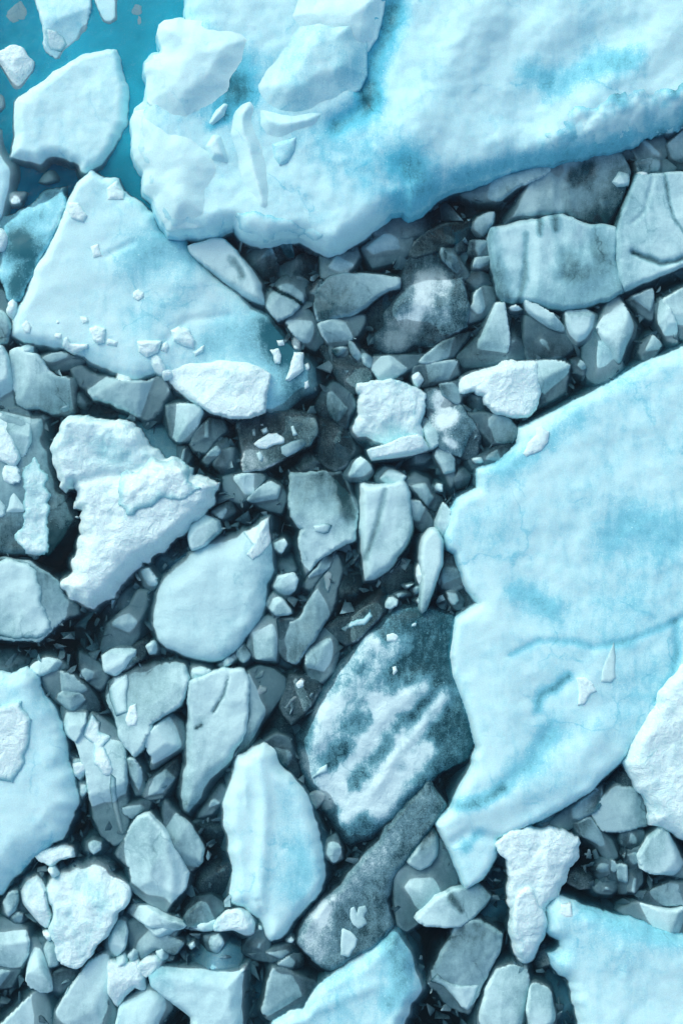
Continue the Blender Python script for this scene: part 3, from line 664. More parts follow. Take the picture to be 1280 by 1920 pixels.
chunk|I|-2|16|g|bev=.15,c=.35|grey murky piece between curved splinter and giant floe|800,760 860,700 895,740 870,800 820,810
chunk|I|14|20|i|bev=.12,m=1,c=.12|small white lozenge under the bright white bar|340,745 390,700 440,710 510,750 470,790 400,790 350,780
chunk|I|14|20|i|bev=.13,m=1,c=.15|small white pyramid-like lump left of the white lozenge|150,740 190,670 240,635 300,680 310,720 270,760 180,765
chunk|I|12|24|g|bev=.14,m=1,c=.25|leaning grey tongue right of the white lozenge|520,770 570,735 640,770 670,850 730,890 720,950 650,920 590,850 530,800
crumb|I|18|14|i|bev=.08,m=1,c=.12|little round white pebble on the leaning grey tongue|665,810 700,785 735,795 735,835 690,840
chunk|I|6|22|g|bev=.16,m=1,c=.25|grey slab under the leaning grey tongue|525,890 590,900 650,970 680,1050 630,1080 560,1020 530,1000
floe|I|34|30|i|bev=.16,rough=.012,fac=0,c=.14|smooth pale diamond-shaped slab with faint diagonal line, centre|250,800 330,800 410,812 490,795 515,850 525,950 530,1070 500,1160 450,1240 400,1310 330,1370 258,1395 245,1270 235,1100 240,930
~R|722,918 705,990 682,1050|-3|6
~S|722,918 705,990 685,1045|.3|6
shard|O|30|14|i|bev=.08,m=1,c=.12|short pale shard tucked behind the long tapering one|740,-50 778,-5 775,60 760,140 730,160 690,90 690,60 715,0
shard|O|40|34|i|bev=.1,fac=0,c=.08|long pale dagger-like shard tapering downward beside giant floe|670,85 720,110 748,180 735,320 690,430 650,520 612,597 622,430 612,230 630,150
chunk|O|4|18|g|bev=.12,m=1,c=.4|dark speckled lump between dagger-like shard and giant floe|740,250 790,230 830,330 850,400 860,450 800,465 740,450 725,400
chunk|O|5|16|g|bev=.1,m=1,c=.25|small grey almond beneath the dark speckled lump|765,480 800,460 850,530 845,580 810,570 780,530
plate|O|-6|14|d|bev=.15,c=.45|drowned dark plate in the giant floe's left notch|830,440 890,460 955,545 860,620 845,530
crumb|O|22|14|i|bev=.08,m=1,c=.1|small white six-sided pebble above the frosted slab|385,545 410,510 440,505 470,530 460,565 420,585 390,575
crumb|O|16|10|i|bev=.05,m=1,c=.15|tiny flat pale flake left of the dagger-like shard|490,440 560,433 520,460
crumb|O|16|12|i|bev=.06,m=1,c=.2|tiny grey pebble touching the dagger-like shard's point|570,530 600,505 612,540 590,560
crumb|O|10|12|g|bev=.06,m=1,c=.3|small grey oval left of the dagger-like shard's lower end|540,465 600,440 612,480 570,503
crumb|O|8|12|g|bev=.06,m=1,c=.35|slim grey pebble under the tiny pale flake|440,492 520,470 550,500 470,517
shard|O|16|10|s|bev=.05|bright curled chip at left side of dagger-like shard|595,320 625,350 625,400 600,425 595,380
block|O|-4|18|d|bev=.22,m=1,c=.6|dark murky block below the pale diamond-shaped slab|370,400 430,340 480,290 560,340 600,410 540,450 420,490 380,470
^>frost_crust|O|3|3|i|bev=.05,rough=.02,jag=2,c=.3||390,370 440,330 490,270 480,310 430,375
floe|J|30|34|i|bev=.3,rough=.03,jag=1.4,c=.3,fac=.5|large marbled grey block with torn lower edge at the centre|780,470 850,472 950,470 1000,465 1080,475 1110,500 1150,600 1190,680 1190,720 1165,790 1160,865 1080,895 1010,930 970,990 930,1040 870,1090 840,1010 820,880 860,800 780,730 770,650 790,560
~S|640,900 655,960|.3|14
~R|560,960 600,985 640,960|5|14
^>raised_flake|J|4|4|i|bev=.05,c=.1||920,790 990,770 1028,785 1010,830 985,845 930,820
chunk|J|12|20|g|bev=.08,c=.3|curved thin leaf under the marbled block's torn edge|1050,930 1020,1010 960,1080 900,1170 870,1150 900,1090 960,1040 1000,960
floe|K|16|26|g|bev=.12,rough=.012,c=.3|long narrow grey blade rising to a point below the marbled block|900,125 930,230 900,350 870,460 780,600 680,740 650,775 600,760 560,700 550,560 680,520 740,420 790,330 850,220
^>snow_fleck|K|3|3|s|bev=.05,c=.05||820,250 850,220 880,250 872,310 850,355 825,330
block|J|8|30|d|bev=.2,rough=.012,c=.55|dark flat block carrying white crumbs left of centre|480,170 600,120 800,90 930,130 940,230 900,310 750,380 600,440 510,455 490,330
~S|460,860 470,870|-.4|20
^crumb|J|6|5|s|bev=.06|white curved crumb in the middle of the dark flat block|560,295 600,265 650,230 700,232 740,260 742,285 690,305 640,330 590,320
^crumb|J|4|4|i|bev=.05,rough=.02,c=.2|frosty rag of ice below the white curved crumb|575,350 600,335 625,375 615,405 590,400
^chunk|J|4|5|g|bev=.1,m=1,c=.35|grey finger of ice on right part of the dark flat block|720,310 790,280 860,260 890,290 820,345 760,375 730,355
^crumb|J|3|3|s|bev=.04|tiny crumb at the dark flat block's upper edge|600,175 622,170 622,188 602,190
^crumb|J|4|4|i|bev=.05,c=.1|pale crumb just above the white curved crumb|605,210 640,192 655,225 620,240
^crumb|J|4|4|i|bev=.04,c=.15|small hook-shaped crumb at upper right of the dark flat block|785,190 800,185 822,240 800,245
^crumb|J|3|3|i|bev=.04,c=.1|slim upright crumb left of the pale crumb|553,208 570,205 575,250 558,245
chunk|J|-2|20|d|bev=.2,m=1,c=.5|dim dome-shaped piece right of the dark flat block's lower edge|820,430 870,350 960,360 985,440 880,465
chunk|J|16|26|i|bev=.18,m=1,c=.16|bright bell-shaped chunk right of the bright snow floe|385,500 480,480 600,480 620,500 560,590 480,640 420,620 390,560
chunk|J|12|26|g|bev=.18,m=1,c=.25|grey triangular lump beside the bright bell-shaped chunk|530,630 600,560 660,520 720,550 750,620 720,700 640,680
chunk|J|34|26|i|bev=.12,c=.12|small pale pyramid between snow floe and smooth oval floe|190,790 250,725 340,770 350,810 260,890 200,915 185,850
floe|F|32|44|i|bev=.6,rough=.018,e=.7,jag=1,c=.11,tint=.3|large smooth rounded pale floe below the pale pyramid, left of centre|484,972 508,962 512,1020 516,1072 503,1095 498,1130 490,1155 470,1180 450,1210 420,1235 390,1240 345,1228 312,1215 293,1200 282,1172 283,1150 287,1115 300,1085 325,1055 350,1035 375,1018 410,1003 440,998 455,990 465,990
^>frost_patch|J|3|3|s|bev=.05,rough=.03,jag=2.2,c=.05||500,820 540,795 590,790 600,730 640,712 675,715 665,800 660,880 620,960 560,990 520,960 560,900 530,860
block|J|-10|18|g|bev=.3,m=1,c=.4,tint=.4|submerged blue-grey strip between snow floe and smooth oval floe|0,960 180,820 240,900 100,990 20,1080 -60,1150 -130,1220 -90,1060
chunk|J|8|18|i|bev=.1,m=1,c=.2|tiny pale tooth right of the smooth oval floe's top|680,880 740,868 757,900 722,947 690,925
chunk|K|22|26|i|bev=.15,m=1,c=.14|small white gem-like lump right of the smooth oval floe|520,320 550,260 640,245 660,280 640,340 590,390 550,370
chunk|K|18|22|i|bev=.1,c=.18|pale crumpled wedge under the gem-like lump|465,430 520,370 560,400 620,475 540,480
chunk|K|14|28|i|bev=.16,m=1,c=.25|grey-white upright block against smooth oval floe's lower right|400,540 480,510 545,510 550,640 540,770 460,750 390,740 370,690
chunk|K|12|18|g|bev=.1,c=.4|small grey triangle at smooth oval floe's lower right tip|300,730 340,670 385,730 340,770
shard|K|18|12|i|bev=.05,c=.15|thin pale splinter along smooth oval floe's lower edge|195,795 290,733 292,750 220,797
block|K|-4|22|d|bev=.2,m=1,c=.65|dark speckled block left of the frosted bar|880,430 900,380 950,260 1040,240 1060,320 1000,430 940,470
block|K|10|26|d|bev=.16,m=1,c=.6|dark bar with white frost strip above the big frosted slab|840,560 900,530 1000,470 1080,400 1180,330 1200,450 1100,560 1020,640 960,660 890,620
^>frost_strip|K|2|3|s|bev=.05,rough=.02,jag=2,c=.2||920,575 960,550 1000,520 1060,505 1100,455 1115,500 1060,550 1000,555 950,590
chunk|K|14|30|i|bev=.16,m=1,c=.22|bright oval-faced block in the dark gap above the big frosted slab|750,640 800,580 860,590 890,650 900,720 870,830 810,890 750,880 720,800 720,700
block|K|8|26|d|bev=.18,rough=.01,c=.5|dark block with two white flecks left of big frosted slab|555,1040 580,960 620,860 700,860 790,890 800,930 750,1010 700,1080 630,1140 590,1100
^crumb|K|3|3|s|bev=.05|upper white fleck on the dark block beside big frosted slab|650,900 690,865 710,885 705,920 660,945
^crumb|K|3|3|s|bev=.05,rough=.02|lower white fleck on the dark block beside big frosted slab|575,1050 620,990 670,955 665,985 630,1020 600,1055
block|K|0|20|g|bev=.2,m=1,c=.45|murky grey block between upright block and long blade|540,520 640,520 660,690 620,800 545,790
floe|F|14|30|g|bev=.18,m=1,rough=.01,c=.3|grey drooping club-shaped floe with long tail, lower left of centre|465,1262 487,1253 512,1259 531,1275 531,1295 506,1331 490,1353 478,1380 460,1412 440,1420 462,1370 468,1340 465,1300
^crumb|K|3|3|s|bev=.05,m=1|white oval fleck on the drooping club-shaped floe|405,960 440,910 485,925 480,950 440,975
^crumb|K|3|3|i|bev=.05,rough=.02,c=.2|frosty curl at the club-shaped floe's head|405,860 430,830 465,820 455,860 415,880
floe|F|28|32|i|bev=.22,rough=.022,jag=1.2,c=.16|long flat grey-white floe slanting beside the tail of club-shaped floe|359,1281 397,1265 420,1256 453,1260 463,1280 466,1330 460,1370 441,1414 422,1441 406,1466 388,1491 372,1519 358,1542 341,1528 331,1509 325,1488 334,1466 334,1434 347,1394 350,1356 355,1320
~R|428,1270 420,1300 400,1335|-4|3
~S|428,1270 420,1300 400,1335|.5|3
~S|368,1365 378,1360|.5|4
floe|M|14|30|g|bev=.25,m=1,c=.2|smooth grey-white slab below the bright snow floe's lower end|620,760 650,680 700,640 780,560 830,480 880,480 870,560 830,660 820,750 760,810 690,830 630,870 610,820
shard|M|20|18|i|bev=.12,rough=.02,c=.15|white ragged wedge at the smooth slab's foot|620,870 700,820 760,815 810,830 805,870 740,920 690,970 640,950
chunk|M|8|20|d|bev=.12,c=.5|dark shard behind the white ragged wedge|780,820 870,770 888,800 860,870 800,900 720,960 760,880
chunk|M|16|20|i|bev=.1,m=1,rough=.015,c=.12|rounded white nut-shaped lump left of smooth oval floe|840,350 890,345 930,400 935,430 910,460 870,440 840,390
block|M|-8|18|g|bev=.25,m=1,c=.4|dim grey flank tucked under the bright snow floe's tail|600,620 700,500 850,400 850,480 720,610 640,700
crumb|M|18|12|i|bev=.06,c=.12|small white chip at the smooth oval floe's lower left|880,810 920,780 950,830 940,850 900,850
floe|N|30|34|i|bev=.14,rough=.02,jag=1.5,c=.24|frost-patterned kite-shaped block, lower left of centre|800,40 900,15 1040,10 1100,35 1120,100 1105,200 1070,260 990,310 900,370 870,440 845,520 805,562 765,530 730,430 690,340 640,230 635,130 680,90 780,65
^>snow_edge|N|4|4|i|bev=.1,rough=.02,c=.06||645,140 680,95 760,75 770,120 765,220 770,300 700,330 660,240
^shard|N|5|4|s|bev=.05|bright white shard standing on the kite-shaped block|780,270 815,252 825,330 815,385 770,395 755,355
chunk|N|20|22|i|bev=.12,m=1,c=.15|pale wedge right of kite-shaped block's top|1150,35 1200,35 1260,60 1190,120 1140,130
chunk|N|36|32|i|bev=.22,m=1,c=.08|bright white wedge chunk at kite-shaped block's lower right|860,490 900,420 960,370 1020,330 1080,380 1100,450 1090,520 1030,570 960,610 905,650 910,580
chunk|N|14|24|g|bev=.14,rough=.015,c=.28|grey fan-shaped chunk below the bright white wedge chunk|855,810 900,720 970,660 1060,590 1070,650 1010,760 960,820 890,830
chunk|N|14|22|i|bev=.12,m=1,c=.2|slim pale oval standing below kite-shaped block's tip|765,590 800,590 840,650 855,720 850,790 820,800 790,730 770,650
floe|N|24|38|i|bev=.25,rough=.02,c=.2|tall narrow floe with snow patch between left floe and kite block|550,310 600,330 680,400 740,500 755,620 770,780 765,900 775,980 750,1080 680,1110 600,1060 560,950 545,800 520,650 490,520 460,470 490,390
^>snow_patch|N|4|4|s|bev=.08,rough=.03,jag=1.8,c=.0||550,315 600,370 600,420 660,450 655,480 620,510 650,580 675,640 660,675 620,670 570,610 565,500 510,450 510,400
^>ice_ridge|N|3|3|i|bev=.06,rough=.02,c=.05||675,670 700,690 705,780 710,860 730,960 745,1060 720,1040 690,940 670,850 670,740
chunk|N|24|26|i|bev=.14,m=1,c=.15|white shield-shaped chunk beside the lower left floe's upper flank|370,280 440,280 510,310 505,370 455,480 400,450 375,370
block|N|10|28|g|bev=.2,m=1,c=.3|smooth grey hump right of the lower left floe's top|240,80 330,50 440,90 520,160 580,250 590,290 500,295 430,290 340,240 280,170
chunk|N|18|18|g|bev=.12,c=.25|pale flap lying over the smooth grey hump|330,230 380,178 470,205 520,250 500,300 400,280
shard|M|16|14|i|bev=.08,c=.2|thin pale lens-shaped flake above the smooth grey hump|190,930 270,880 370,905 405,940 300,948 240,970
chunk|M|6|24|g|bev=.14,c=.3|grey horn-shaped chunk between grey hump and kite-shaped block|480,850 550,880 620,950 640,990 600,1060 550,1030 490,950
chunk|M|0|20|g|bev=.2,m=1,c=.35|grey lump at left edge above the lower left floe|-90,870 60,830 130,850 170,900 100,950 40,985 -90,970
crumb|N|10|14|g|bev=.08,m=1,c=.25|grey-white pebble against lower left floe, upper of a pair|415,565 500,590 525,612 480,615 440,640
crumb|N|18|16|s|bev=.08|bright small wedge in the crack beside the lower left floe|440,620 525,610 525,650 480,722 455,690
crumb|N|12|14|i|bev=.08,m=1,c=.2|pale half-moon pebble under the bright small wedge|470,730 520,730 525,780 490,833 475,800
chunk|N|4|18|g|bev=.14,c=.35|grey stubby piece below the slim pale oval|735,880 860,840 900,850 880,910 810,940 750,910
crumb|N|10|14|i|bev=.1,m=1,rough=.03,c=.2|frosty heart-shaped crumb under the tall narrow floe|515,1090 560,1060 610,1080 610,1130 560,1160 515,1140
crumb|N|30|14|s|bev=.08,rough=.03,jag=2|ragged white snow tongue at lower left floe's bottom edge|220,1180 280,1145 360,1120 430,1140 430,1170 360,1180 300,1220 230,1200
floe|P|30|40|i|bev=.3,rough=.02,c=.14|pale angular chunk with bright lower tip, lower left|890,30 930,70 1000,160 1080,290 1120,380 1110,470 1050,560 980,635 930,610 900,570 780,480 770,350 700,270 780,130 830,50
~R|310,1570 325,1640 320,1700|7|10
block|N|20|30|g|bev=.18,rough=.015,c=.22|grey blade-like block behind the pale angular chunk|985,840 1060,920 1140,1000 1210,1130 1200,1200 1150,1260 1100,1250 1050,1120 990,1010 975,940
block|L|-2|26|d|bev=.25,m=1,c=.5|dark rounded block left of the tall ridged slab|240,1000 290,910 380,960 430,1040 420,1200 330,1220 220,1200
block|L|-10|20|d|bev=.25,m=1,c=.55|dark sunken block at tall ridged slab's upper left|200,780 330,750 400,690 395,850 410,970 300,930
chunk|L|8|20|g|bev=.1,m=1,c=.22|slim grey pod under the long flat floe's lower end|240,740 300,650 370,560 392,580 370,640 310,720
floe|F|40|48|b|bev=.35,rough=.02,jag=1.2,c=.12,tint=.25|tall ridged pale slab tapering to a rounded foot, lower centre|444,1419 459,1417 475,1406 494,1397 512,1409 525,1437 547,1456 566,1487 581,1519 594,1566 603,1612 606,1644 600,1673 575,1701 550,1732 528,1760 505,1771 498,1755 487,1726 475,1717 456,1707 431,1696 427,1676 431,1630 422,1598 420,1550 420,1525 414,1509 425,1487 434,1462 437,1437
~R|485,1410 497,1500 493,1600 486,1700|8|12
~R|484,1690 490,1705|-6|4
~R|460,1470 462,1510|3|4
~S|540,1500 560,1600 560,1680|.22|26
chunk|L|6|24|g|bev=.16,m=1,c=.5|dark clear wedge at the top of the tall ridged slab|620,300 700,250 770,270 800,400 830,500 780,520 720,450 670,380
block|L|-8|24|g|bev=.25,m=1,c=.35,tint=.3|submerged grey flank along tall ridged slab's right side|780,480 880,620 960,780 1020,900 1050,1080 960,1200 900,1240 850,900
block|L|-12|20|d|bev=.2,m=1,c=.5|dim block in the dark gap above tall ridged slab|640,200 680,110 760,150 800,220 790,290 700,280
floe|F|16|36|f|bev=.5,rough=.03,jag=1,c=.72,tint=.3|big dark slab heavily frosted white, below the centre|735,1140 790,1128 850,1150 875,1165 870,1200 872,1270 890,1350 893,1395 878,1425 850,1440 820,1460 800,1480 760,1520 740,1540 700,1575 660,1590 640,1580 628,1560 618,1540 590,1500 570,1480 555,1430 555,1380 580,1340 600,1290 640,1240 675,1195 700,1170
~S|690,1205 640,1265 600,1330|-.5|24
~S|740,1215 690,1270 640,1330 600,1390|-.5|26
~S|790,1290 730,1330 690,1390 640,1450 625,1490|-.62|22
~S|830,1310 790,1360 740,1420 700,1480 650,1530|-.62|20
~S|800,1410 750,1460 710,1520|-.55|20
~S|575,1420 600,1460 640,1500|-.45|22
~S|740,1280 700,1330 660,1370|-.2|20
~R|830,1310 790,1360 740,1420 690,1500|4|10
~R|790,1290 730,1330 670,1410|3|12
~R|690,1205 620,1300 590,1380|3|20
^crumb|L|7|6|s|bev=.06|bright white arrowhead chip at big frosted slab's left corner|870,610 950,570 1000,600 995,640 935,705 900,660
^shard|L|6|5|i|bev=.05,c=.1|thin pale feather-shaped chip above the arrowhead chip|910,515 960,450 1000,428 1003,470 940,500
^crumb|O|3|3|s|bev=.05,rough=.01|little crumb on the big frosted slab's upper left|400,740 440,728 468,745 450,775 405,775
^crumb|O|3|3|s|bev=.05|small upright crumb in the middle of big frosted slab|432,930 455,925 460,955 440,978
^crumb|O|2|3|s|bev=.04|tiny curl of ice at the big frosted slab's top|540,680 580,655 575,685 550,695
chunk|Q|12|18|i|bev=.1,m=1,c=.2|small grey-white tooth right of the tall ridged slab|985,270 1010,190 1050,155 1080,230 1085,290 1040,315
floe|F|18|24|f|bev=.16,rough=.02,jag=1.3,c=.66|long dark plank of ice with frosted edge running diagonally, lower centre|805,1463 828,1492 834,1512 808,1548 775,1585 750,1620 735,1650 728,1690 738,1735 705,1775 660,1800 628,1822 600,1818 575,1795 556,1770 562,1740 590,1700 630,1660 670,1610 720,1560 760,1510
~S|800,1500 740,1570 680,1630 640,1680|-.22|22
~S|600,1715 585,1760 600,1790|-.38|24
~S|620,1690 600,1720|-.3|16
^shard|R|4|4|i|bev=.05,c=.05|smooth white fin-shaped chip on the dark plank's lower end|120,700 150,710 185,730 222,770 215,820 170,880 120,870 120,790
^crumb|R|3|3|i|bev=.06,rough=.015,c=.2|pale two-lobed patch of ice on dark plank above the fin-shaped chip|230,580 270,570 285,600 270,640 280,680 230,710 195,690 175,640 180,590 205,570 220,620
block|R|-2|14|d|bev=.12,m=1,c=.55|dark lens under the dark plank's lower right edge|270,800 340,740 420,690 440,720 380,770 300,815
plate|R|26|16|g|bev=.08,c=.35|triangular glassy plate with bright rim right of dark plank|670,110 695,150 700,220 690,270 650,320 600,345 540,310 600,230
floe|R|16|34|i|bev=.2,m=1,rough=.015,c=.25|grey-white fang-shaped chunk beside the giant floe's bottom tip|700,170 740,220 800,300 820,400 810,450 700,520 630,600 570,690 520,725 470,690 450,500 440,350 520,335 600,350 650,325 695,275
~R|720,1680 760,1610 770,1560|5|10
chunk|R|34|26|i|bev=.14,rough=.012,c=.22|pale leaf-shaped slab pointing left under the giant floe's tip|590,650 640,590 700,530 800,490 870,480 900,480 950,465 1000,500 1025,530 980,590 910,650 840,690 740,698 640,680
~S|845,1680 865,1710|.35|7
block|R|18|38|g|bev=.2,rough=.03,c=.32|frosted grey box-shaped block at the bottom right of centre|830,700 900,665 960,665 1080,750 1070,850 1030,950 960,1060 930,1170 900,1230 850,1215 780,1190 720,1110 650,1040 680,950 720,880 770,780
^>frost_crust|R|4|4|i|bev=.08,rough=.03,c=.12||660,1030 700,970 740,1010 800,1040 900,1050 950,1050 920,1150 890,1200 840,1190 790,1110 740,1060
block|R|24|34|i|bev=.28,m=1,c=.2|smooth egg-like grey-white block at the bottom edge|1060,960 1150,935 1235,945 1250,1020 1230,1200 1200,1440 900,1440 950,1240 1000,1080
chunk|S|30|32|i|bev=.16,m=1,c=.15|pale blunt chunk at bottom edge beside the bottom right floe|370,1060 400,1045 480,1080 500,1160 520,1230 515,1300 500,1420 380,1420 350,1200
chunk|S|-4|18|d|bev=.12,m=1,c=.5|dark small lump between egg-like block and snowy leg|400,880 450,840 475,900 450,990 400,980
floe|F|36|40|b|bev=.3,rough=.03,jag=1.6,c=.2,tint=.2|pale floe rising to a peak at the bottom edge right of centre|737,1745 753,1750 766,1770 775,1800 787,1832 794,1851 789,1870 775,1898 760,1925 740,2000 490,2000 515,1920 550,1900 568,1898 594,1857 625,1832 662,1800 700,1776
~S|735,1765 745,1800 755,1850 730,1880|.4|24
~R|560,1910 640,1870 700,1850|5|12
block|Q|10|30|g|bev=.16,rough=.015,c=.28|grey slab with slanting streaks near bottom centre|680,950 760,960 870,1010 930,1050 900,1130 860,1200 800,1250 700,1290 640,1250 615,1190 660,1050
block|Q|-26|16|d|bev=.15,c=.4,tint=.8|drowned dark teal strip left of the streaked grey slab|570,900 640,920 670,960 640,1100 600,1300 500,1320 540,1130
floe|F|40|42|i|bev=.35,rough=.03,jag=1,m=1,c=.08,tint=.35|large white-blue floe at bottom edge with squared right corner|281,1832 294,1820 337,1817 400,1812 450,1800 470,1795 479,1806 475,1838 468,1875 460,1920 450,2000 365,2000 360,1910 345,1890 325,1875 300,1862 285,1848
^>ice_ridge|Q|3|3|s|bev=.05,rough=.02,c=.05||470,930 510,885 560,890 568,930 550,1020 535,1040 530,960 490,965
floe|P|30|36|i|bev=.3,m=1,rough=.02,c=.1,tint=.3|white lobe of ice at bottom edge left of the squared floe|720,1180 780,1130 860,1100 900,1060 1010,1120 1020,1200 960,1280 900,1440 670,1440
floe|P|22|34|i|bev=.25,m=1,rough=.015,c=.15|long pale floe slanting up from bottom edge, lower left|640,860 590,880 530,920 460,1030 400,1110 370,1170 335,1210 320,1300 310,1440 650,1440 700,1280 660,1150 650,1000 660,920
chunk|P|34|22|s|bev=.1,rough=.015|white notched plate with pointed corners on the slanting floe|660,930 740,940 790,940 815,925 835,970 855,1080 800,1060 740,1110 700,1180 660,1100
chunk|P|26|22|i|bev=.12,m=1,c=.2|grey thumb-shaped piece below the frosty boulder's right side|700,660 740,665 755,740 740,830 700,880 640,880 640,820 660,720
crumb|P|32|14|i|bev=.07,c=.1|small pale chip above the notched plate|700,900 740,870 757,930 705,940
crumb|P|24|16|i|bev=.1,m=1,c=.25|small grey knob right of the small pale chip|765,870 800,838 825,850 840,900 815,925 775,930
block|P|14|28|g|bev=.2,m=1,c=.28|grey ramp-like block under the two pale needles|760,700 800,670 870,690 950,720 1100,800 1050,860 1000,850 930,830 850,900 790,830
shard|P|34|14|i|bev=.06,c=.1|upper of two pale needle-like shards, lower left|775,625 800,585 880,595 960,640 1100,700 1050,710 960,700 900,690
shard|P|30|14|i|bev=.06,c=.1|lower of two pale needle-like shards, lower left|865,685 960,700 1065,730 1040,770 960,750
chunk|P|26|22|s|bev=.14,m=1|smooth white round lump left of the squared bottom floe|830,940 880,880 940,870 980,910 950,960 880,1000 840,980
chunk|P|22|20|i|bev=.1,m=1,c=.15|pale grey knob beside the smooth white round lump|940,850 980,835 1030,870 1020,905 970,900
floe|P|46|46|s|bev=.26,rough=.05,jag=1.8,c=.12|frosty boulder-like block with rough snow coat, lower left|540,310 600,310 640,350 650,390 720,440 750,490 740,560 700,620 660,700 600,790 540,860 490,930 440,938 400,920 360,870 345,810 300,710 330,640 300,560 270,490 280,420 320,380 400,370 460,340
~S|150,1660 180,1670 190,1700|.2|20
crumb|P|48|14|s|bev=.06|small white tooth at the frosty boulder's upper left|290,360 310,355 340,395 315,410
chunk|P|32|30|s|bev=.15,m=1,c=.08|smooth white half-moon chunk left of the frosty boulder|215,405 245,440 265,500 280,590 300,640 280,715 240,690 180,620 130,560 118,490 150,430
chunk|P|16|22|i|bev=.12,m=1,c=.2|pale teardrop piece near left edge above the striped mound|20,560 60,500 95,490 102,550 90,610 50,640 25,620
chunk|P|10|20|g|bev=.1,m=1,c=.25|small grey dome under the pale teardrop piece|45,650 100,618 130,625 130,670 80,685
block|P|24|38|i|bev=.28,m=1,rough=.012,c=.2|rounded striped mound of ice at left edge near bottom|-90,650 0,670 80,680 150,720 170,780 165,860 120,950 60,950 -90,940
chunk|P|14|28|g|bev=.16,m=1,c=.25|grey rounded foot beneath the striped mound|-90,930 0,930 80,940 110,960 60,1060 0,1068 -90,1060
chunk|P|34|34|i|bev=.16,m=1,c=.12|smooth pale tooth-shaped block right of the striped mound|175,790 200,790 245,830 270,930 295,1020 300,1090 240,1090 180,1060 160,1020 165,900
chunk|P|20|26|i|bev=.14,m=1,c=.2|grey-white slab between tooth-shaped block and frosty boulder|240,780 300,775 350,850 340,930 290,950 265,870
crumb|P|30|14|s|bev=.07|tiny white pebble above the tooth-shaped block|260,740 300,735 320,770 290,785
floe|P|14|28|i|bev=.25,m=1,c=.2|pale slab rising from the bottom left corner|20,1280 80,1210 200,1100 260,1090 290,1200 310,1440 -90,1440 -90,1350
chunk|P|-2|18|g|bev=.15,m=1,c=.4|dim grey block left of the long pale slanting floe|300,1000 370,960 460,960 470,1000 400,1080 330,1180 300,1120
chunk|Q|36|26|s|bev=.18,m=1,c=.06|white curved cap of ice left of the tall slab's foot|345,670 400,620 480,605 530,625 560,680 560,750 520,765 440,720 370,720 320,715 340,690
shard|Q|26|16|i|bev=.08,c=.12|thin pale blade running left from the white curved cap|170,720 260,690 345,665 350,715 280,720
block|Q|14|26|g|bev=.2,m=1,c=.35|grey marbled lump above the thin pale blade|130,700 165,600 210,540 300,525 370,570 380,610 330,650 240,690
chunk|Q|12|22|i|bev=.12,m=1,c=.2|pale square-ish lump below the thin pale blade|270,770 350,745 380,800 350,860 290,840
crumb|Q|14|12|i|bev=.05,m=1,c=.1|tiny pale bead left of the pale squarish lump|160,815 200,788 210,820 180,840
chunk|Q|0|20|b|bev=.25,m=1,c=.25,tint=.4|submerged pale mass above the squared bottom floe|130,850 400,800 500,850 470,930 250,950 100,950
chunk|Q|4|20|g|bev=.14,m=1,c=.35|grey oval directly below the tall slab's foot|640,850 720,825 800,800 825,850 740,890 660,905
chunk|Q|4|18|g|bev=.12,m=1,c=.4|dark oval left of the dark plank's lower end|710,920 800,860 850,880 850,930 780,957
crumb|Q|14|12|i|bev=.06,m=1,rough=.02,c=.15|frosty pebble between tall slab's foot and dark plank|750,785 785,762 803,780 795,800 765,803
chunk|Q|2|20|g|bev=.18,m=1,c=.35|grey lump between curved cap and tall slab's foot|540,770 610,700 650,800 640,900 580,890 500,850
crumb|Q|12|10|i|bev=.05,m=1,c=.15|tiny pale bead right of the white curved cap|588,690 612,688 614,720 590,722
chunk|J|3|20|g|bev=.14,rough=.02,c=.35|grey dented lump below the long smooth white chunk's middle|190,300 220,220 300,150 380,160 400,220 330,270 270,340 210,330
chunk|J|8|16|g|bev=.1,m=1,c=.35|slanting grey pod below the grey dented lump|265,395 340,290 395,268 408,305 340,365 280,410
chunk|J|0|18|g|bev=.14,m=1,c=.4|dull round lump left of the dark flat block|370,340 440,330 485,400 445,455 380,470 330,420
chunk|J|2|18|g|bev=.14,m=1,c=.35|blurred grey piece below the bell-shaped chunk|320,705 420,650 440,700 375,742
chunk|J|-6|18|g|bev=.15,m=1,c=.35|sunken grey lump between two triangular chunks, left of marbled block|700,960 780,960 810,1050 760,1070 700,1040
floe|U|24|20|i|bev=.1,rough=.018,jag=1.0,fac=0,c=.24,tint=.2|wide grey-blue striped slab with speckled left rim, upper right|112,480 120,400 200,372 340,350 400,340 470,330 560,322 650,350 720,390 830,408 880,400 875,600 920,790 870,800 820,840 700,880 560,895 480,862 330,842 250,862 190,850 150,760 122,600
~R|982,460 984,500 975,540|-3|5
~R|1015,430 1010,500 1010,560|4|14
~R|1055,440 1060,500 1056,520|-2|6
~R|1090,430 1095,470|-2|4
~S|985,440 984,520 970,570|.3|6
~S|920,430 930,500 945,560|.3|16
~S|1060,480 1062,520 1075,500|.22|18
~S|1010,400 1012,440|.4|6
~S|1040,400 1040,430|.4|7
~S|1090,520 1130,500 1120,460|.15|20
floe|U|25|20|i|bev=.08,rough=.02,jag=.7,fac=0,c=.18,tint=.15|pale cracked block cut by the right edge, upper right|872,400 900,300 940,200 1000,90 1080,80 1170,75 1280,70 1430,70 1430,560 1280,605 1200,660 1100,720 980,780 920,790 885,700 872,560
~R|1245,325 1255,385 1262,410 1285,440|-4|3
~R|1185,472 1215,485 1240,494 1265,490 1300,475|-9|5
~R|1190,325 1165,380 1152,425|-6|3.5
~R|1225,330 1205,400 1185,418|-4|4
~S|1245,325 1255,385 1262,410 1285,440|.35|3
~S|1185,472 1215,485 1240,494 1265,490 1300,475|.45|5
~S|1190,325 1165,380 1152,425|.45|4
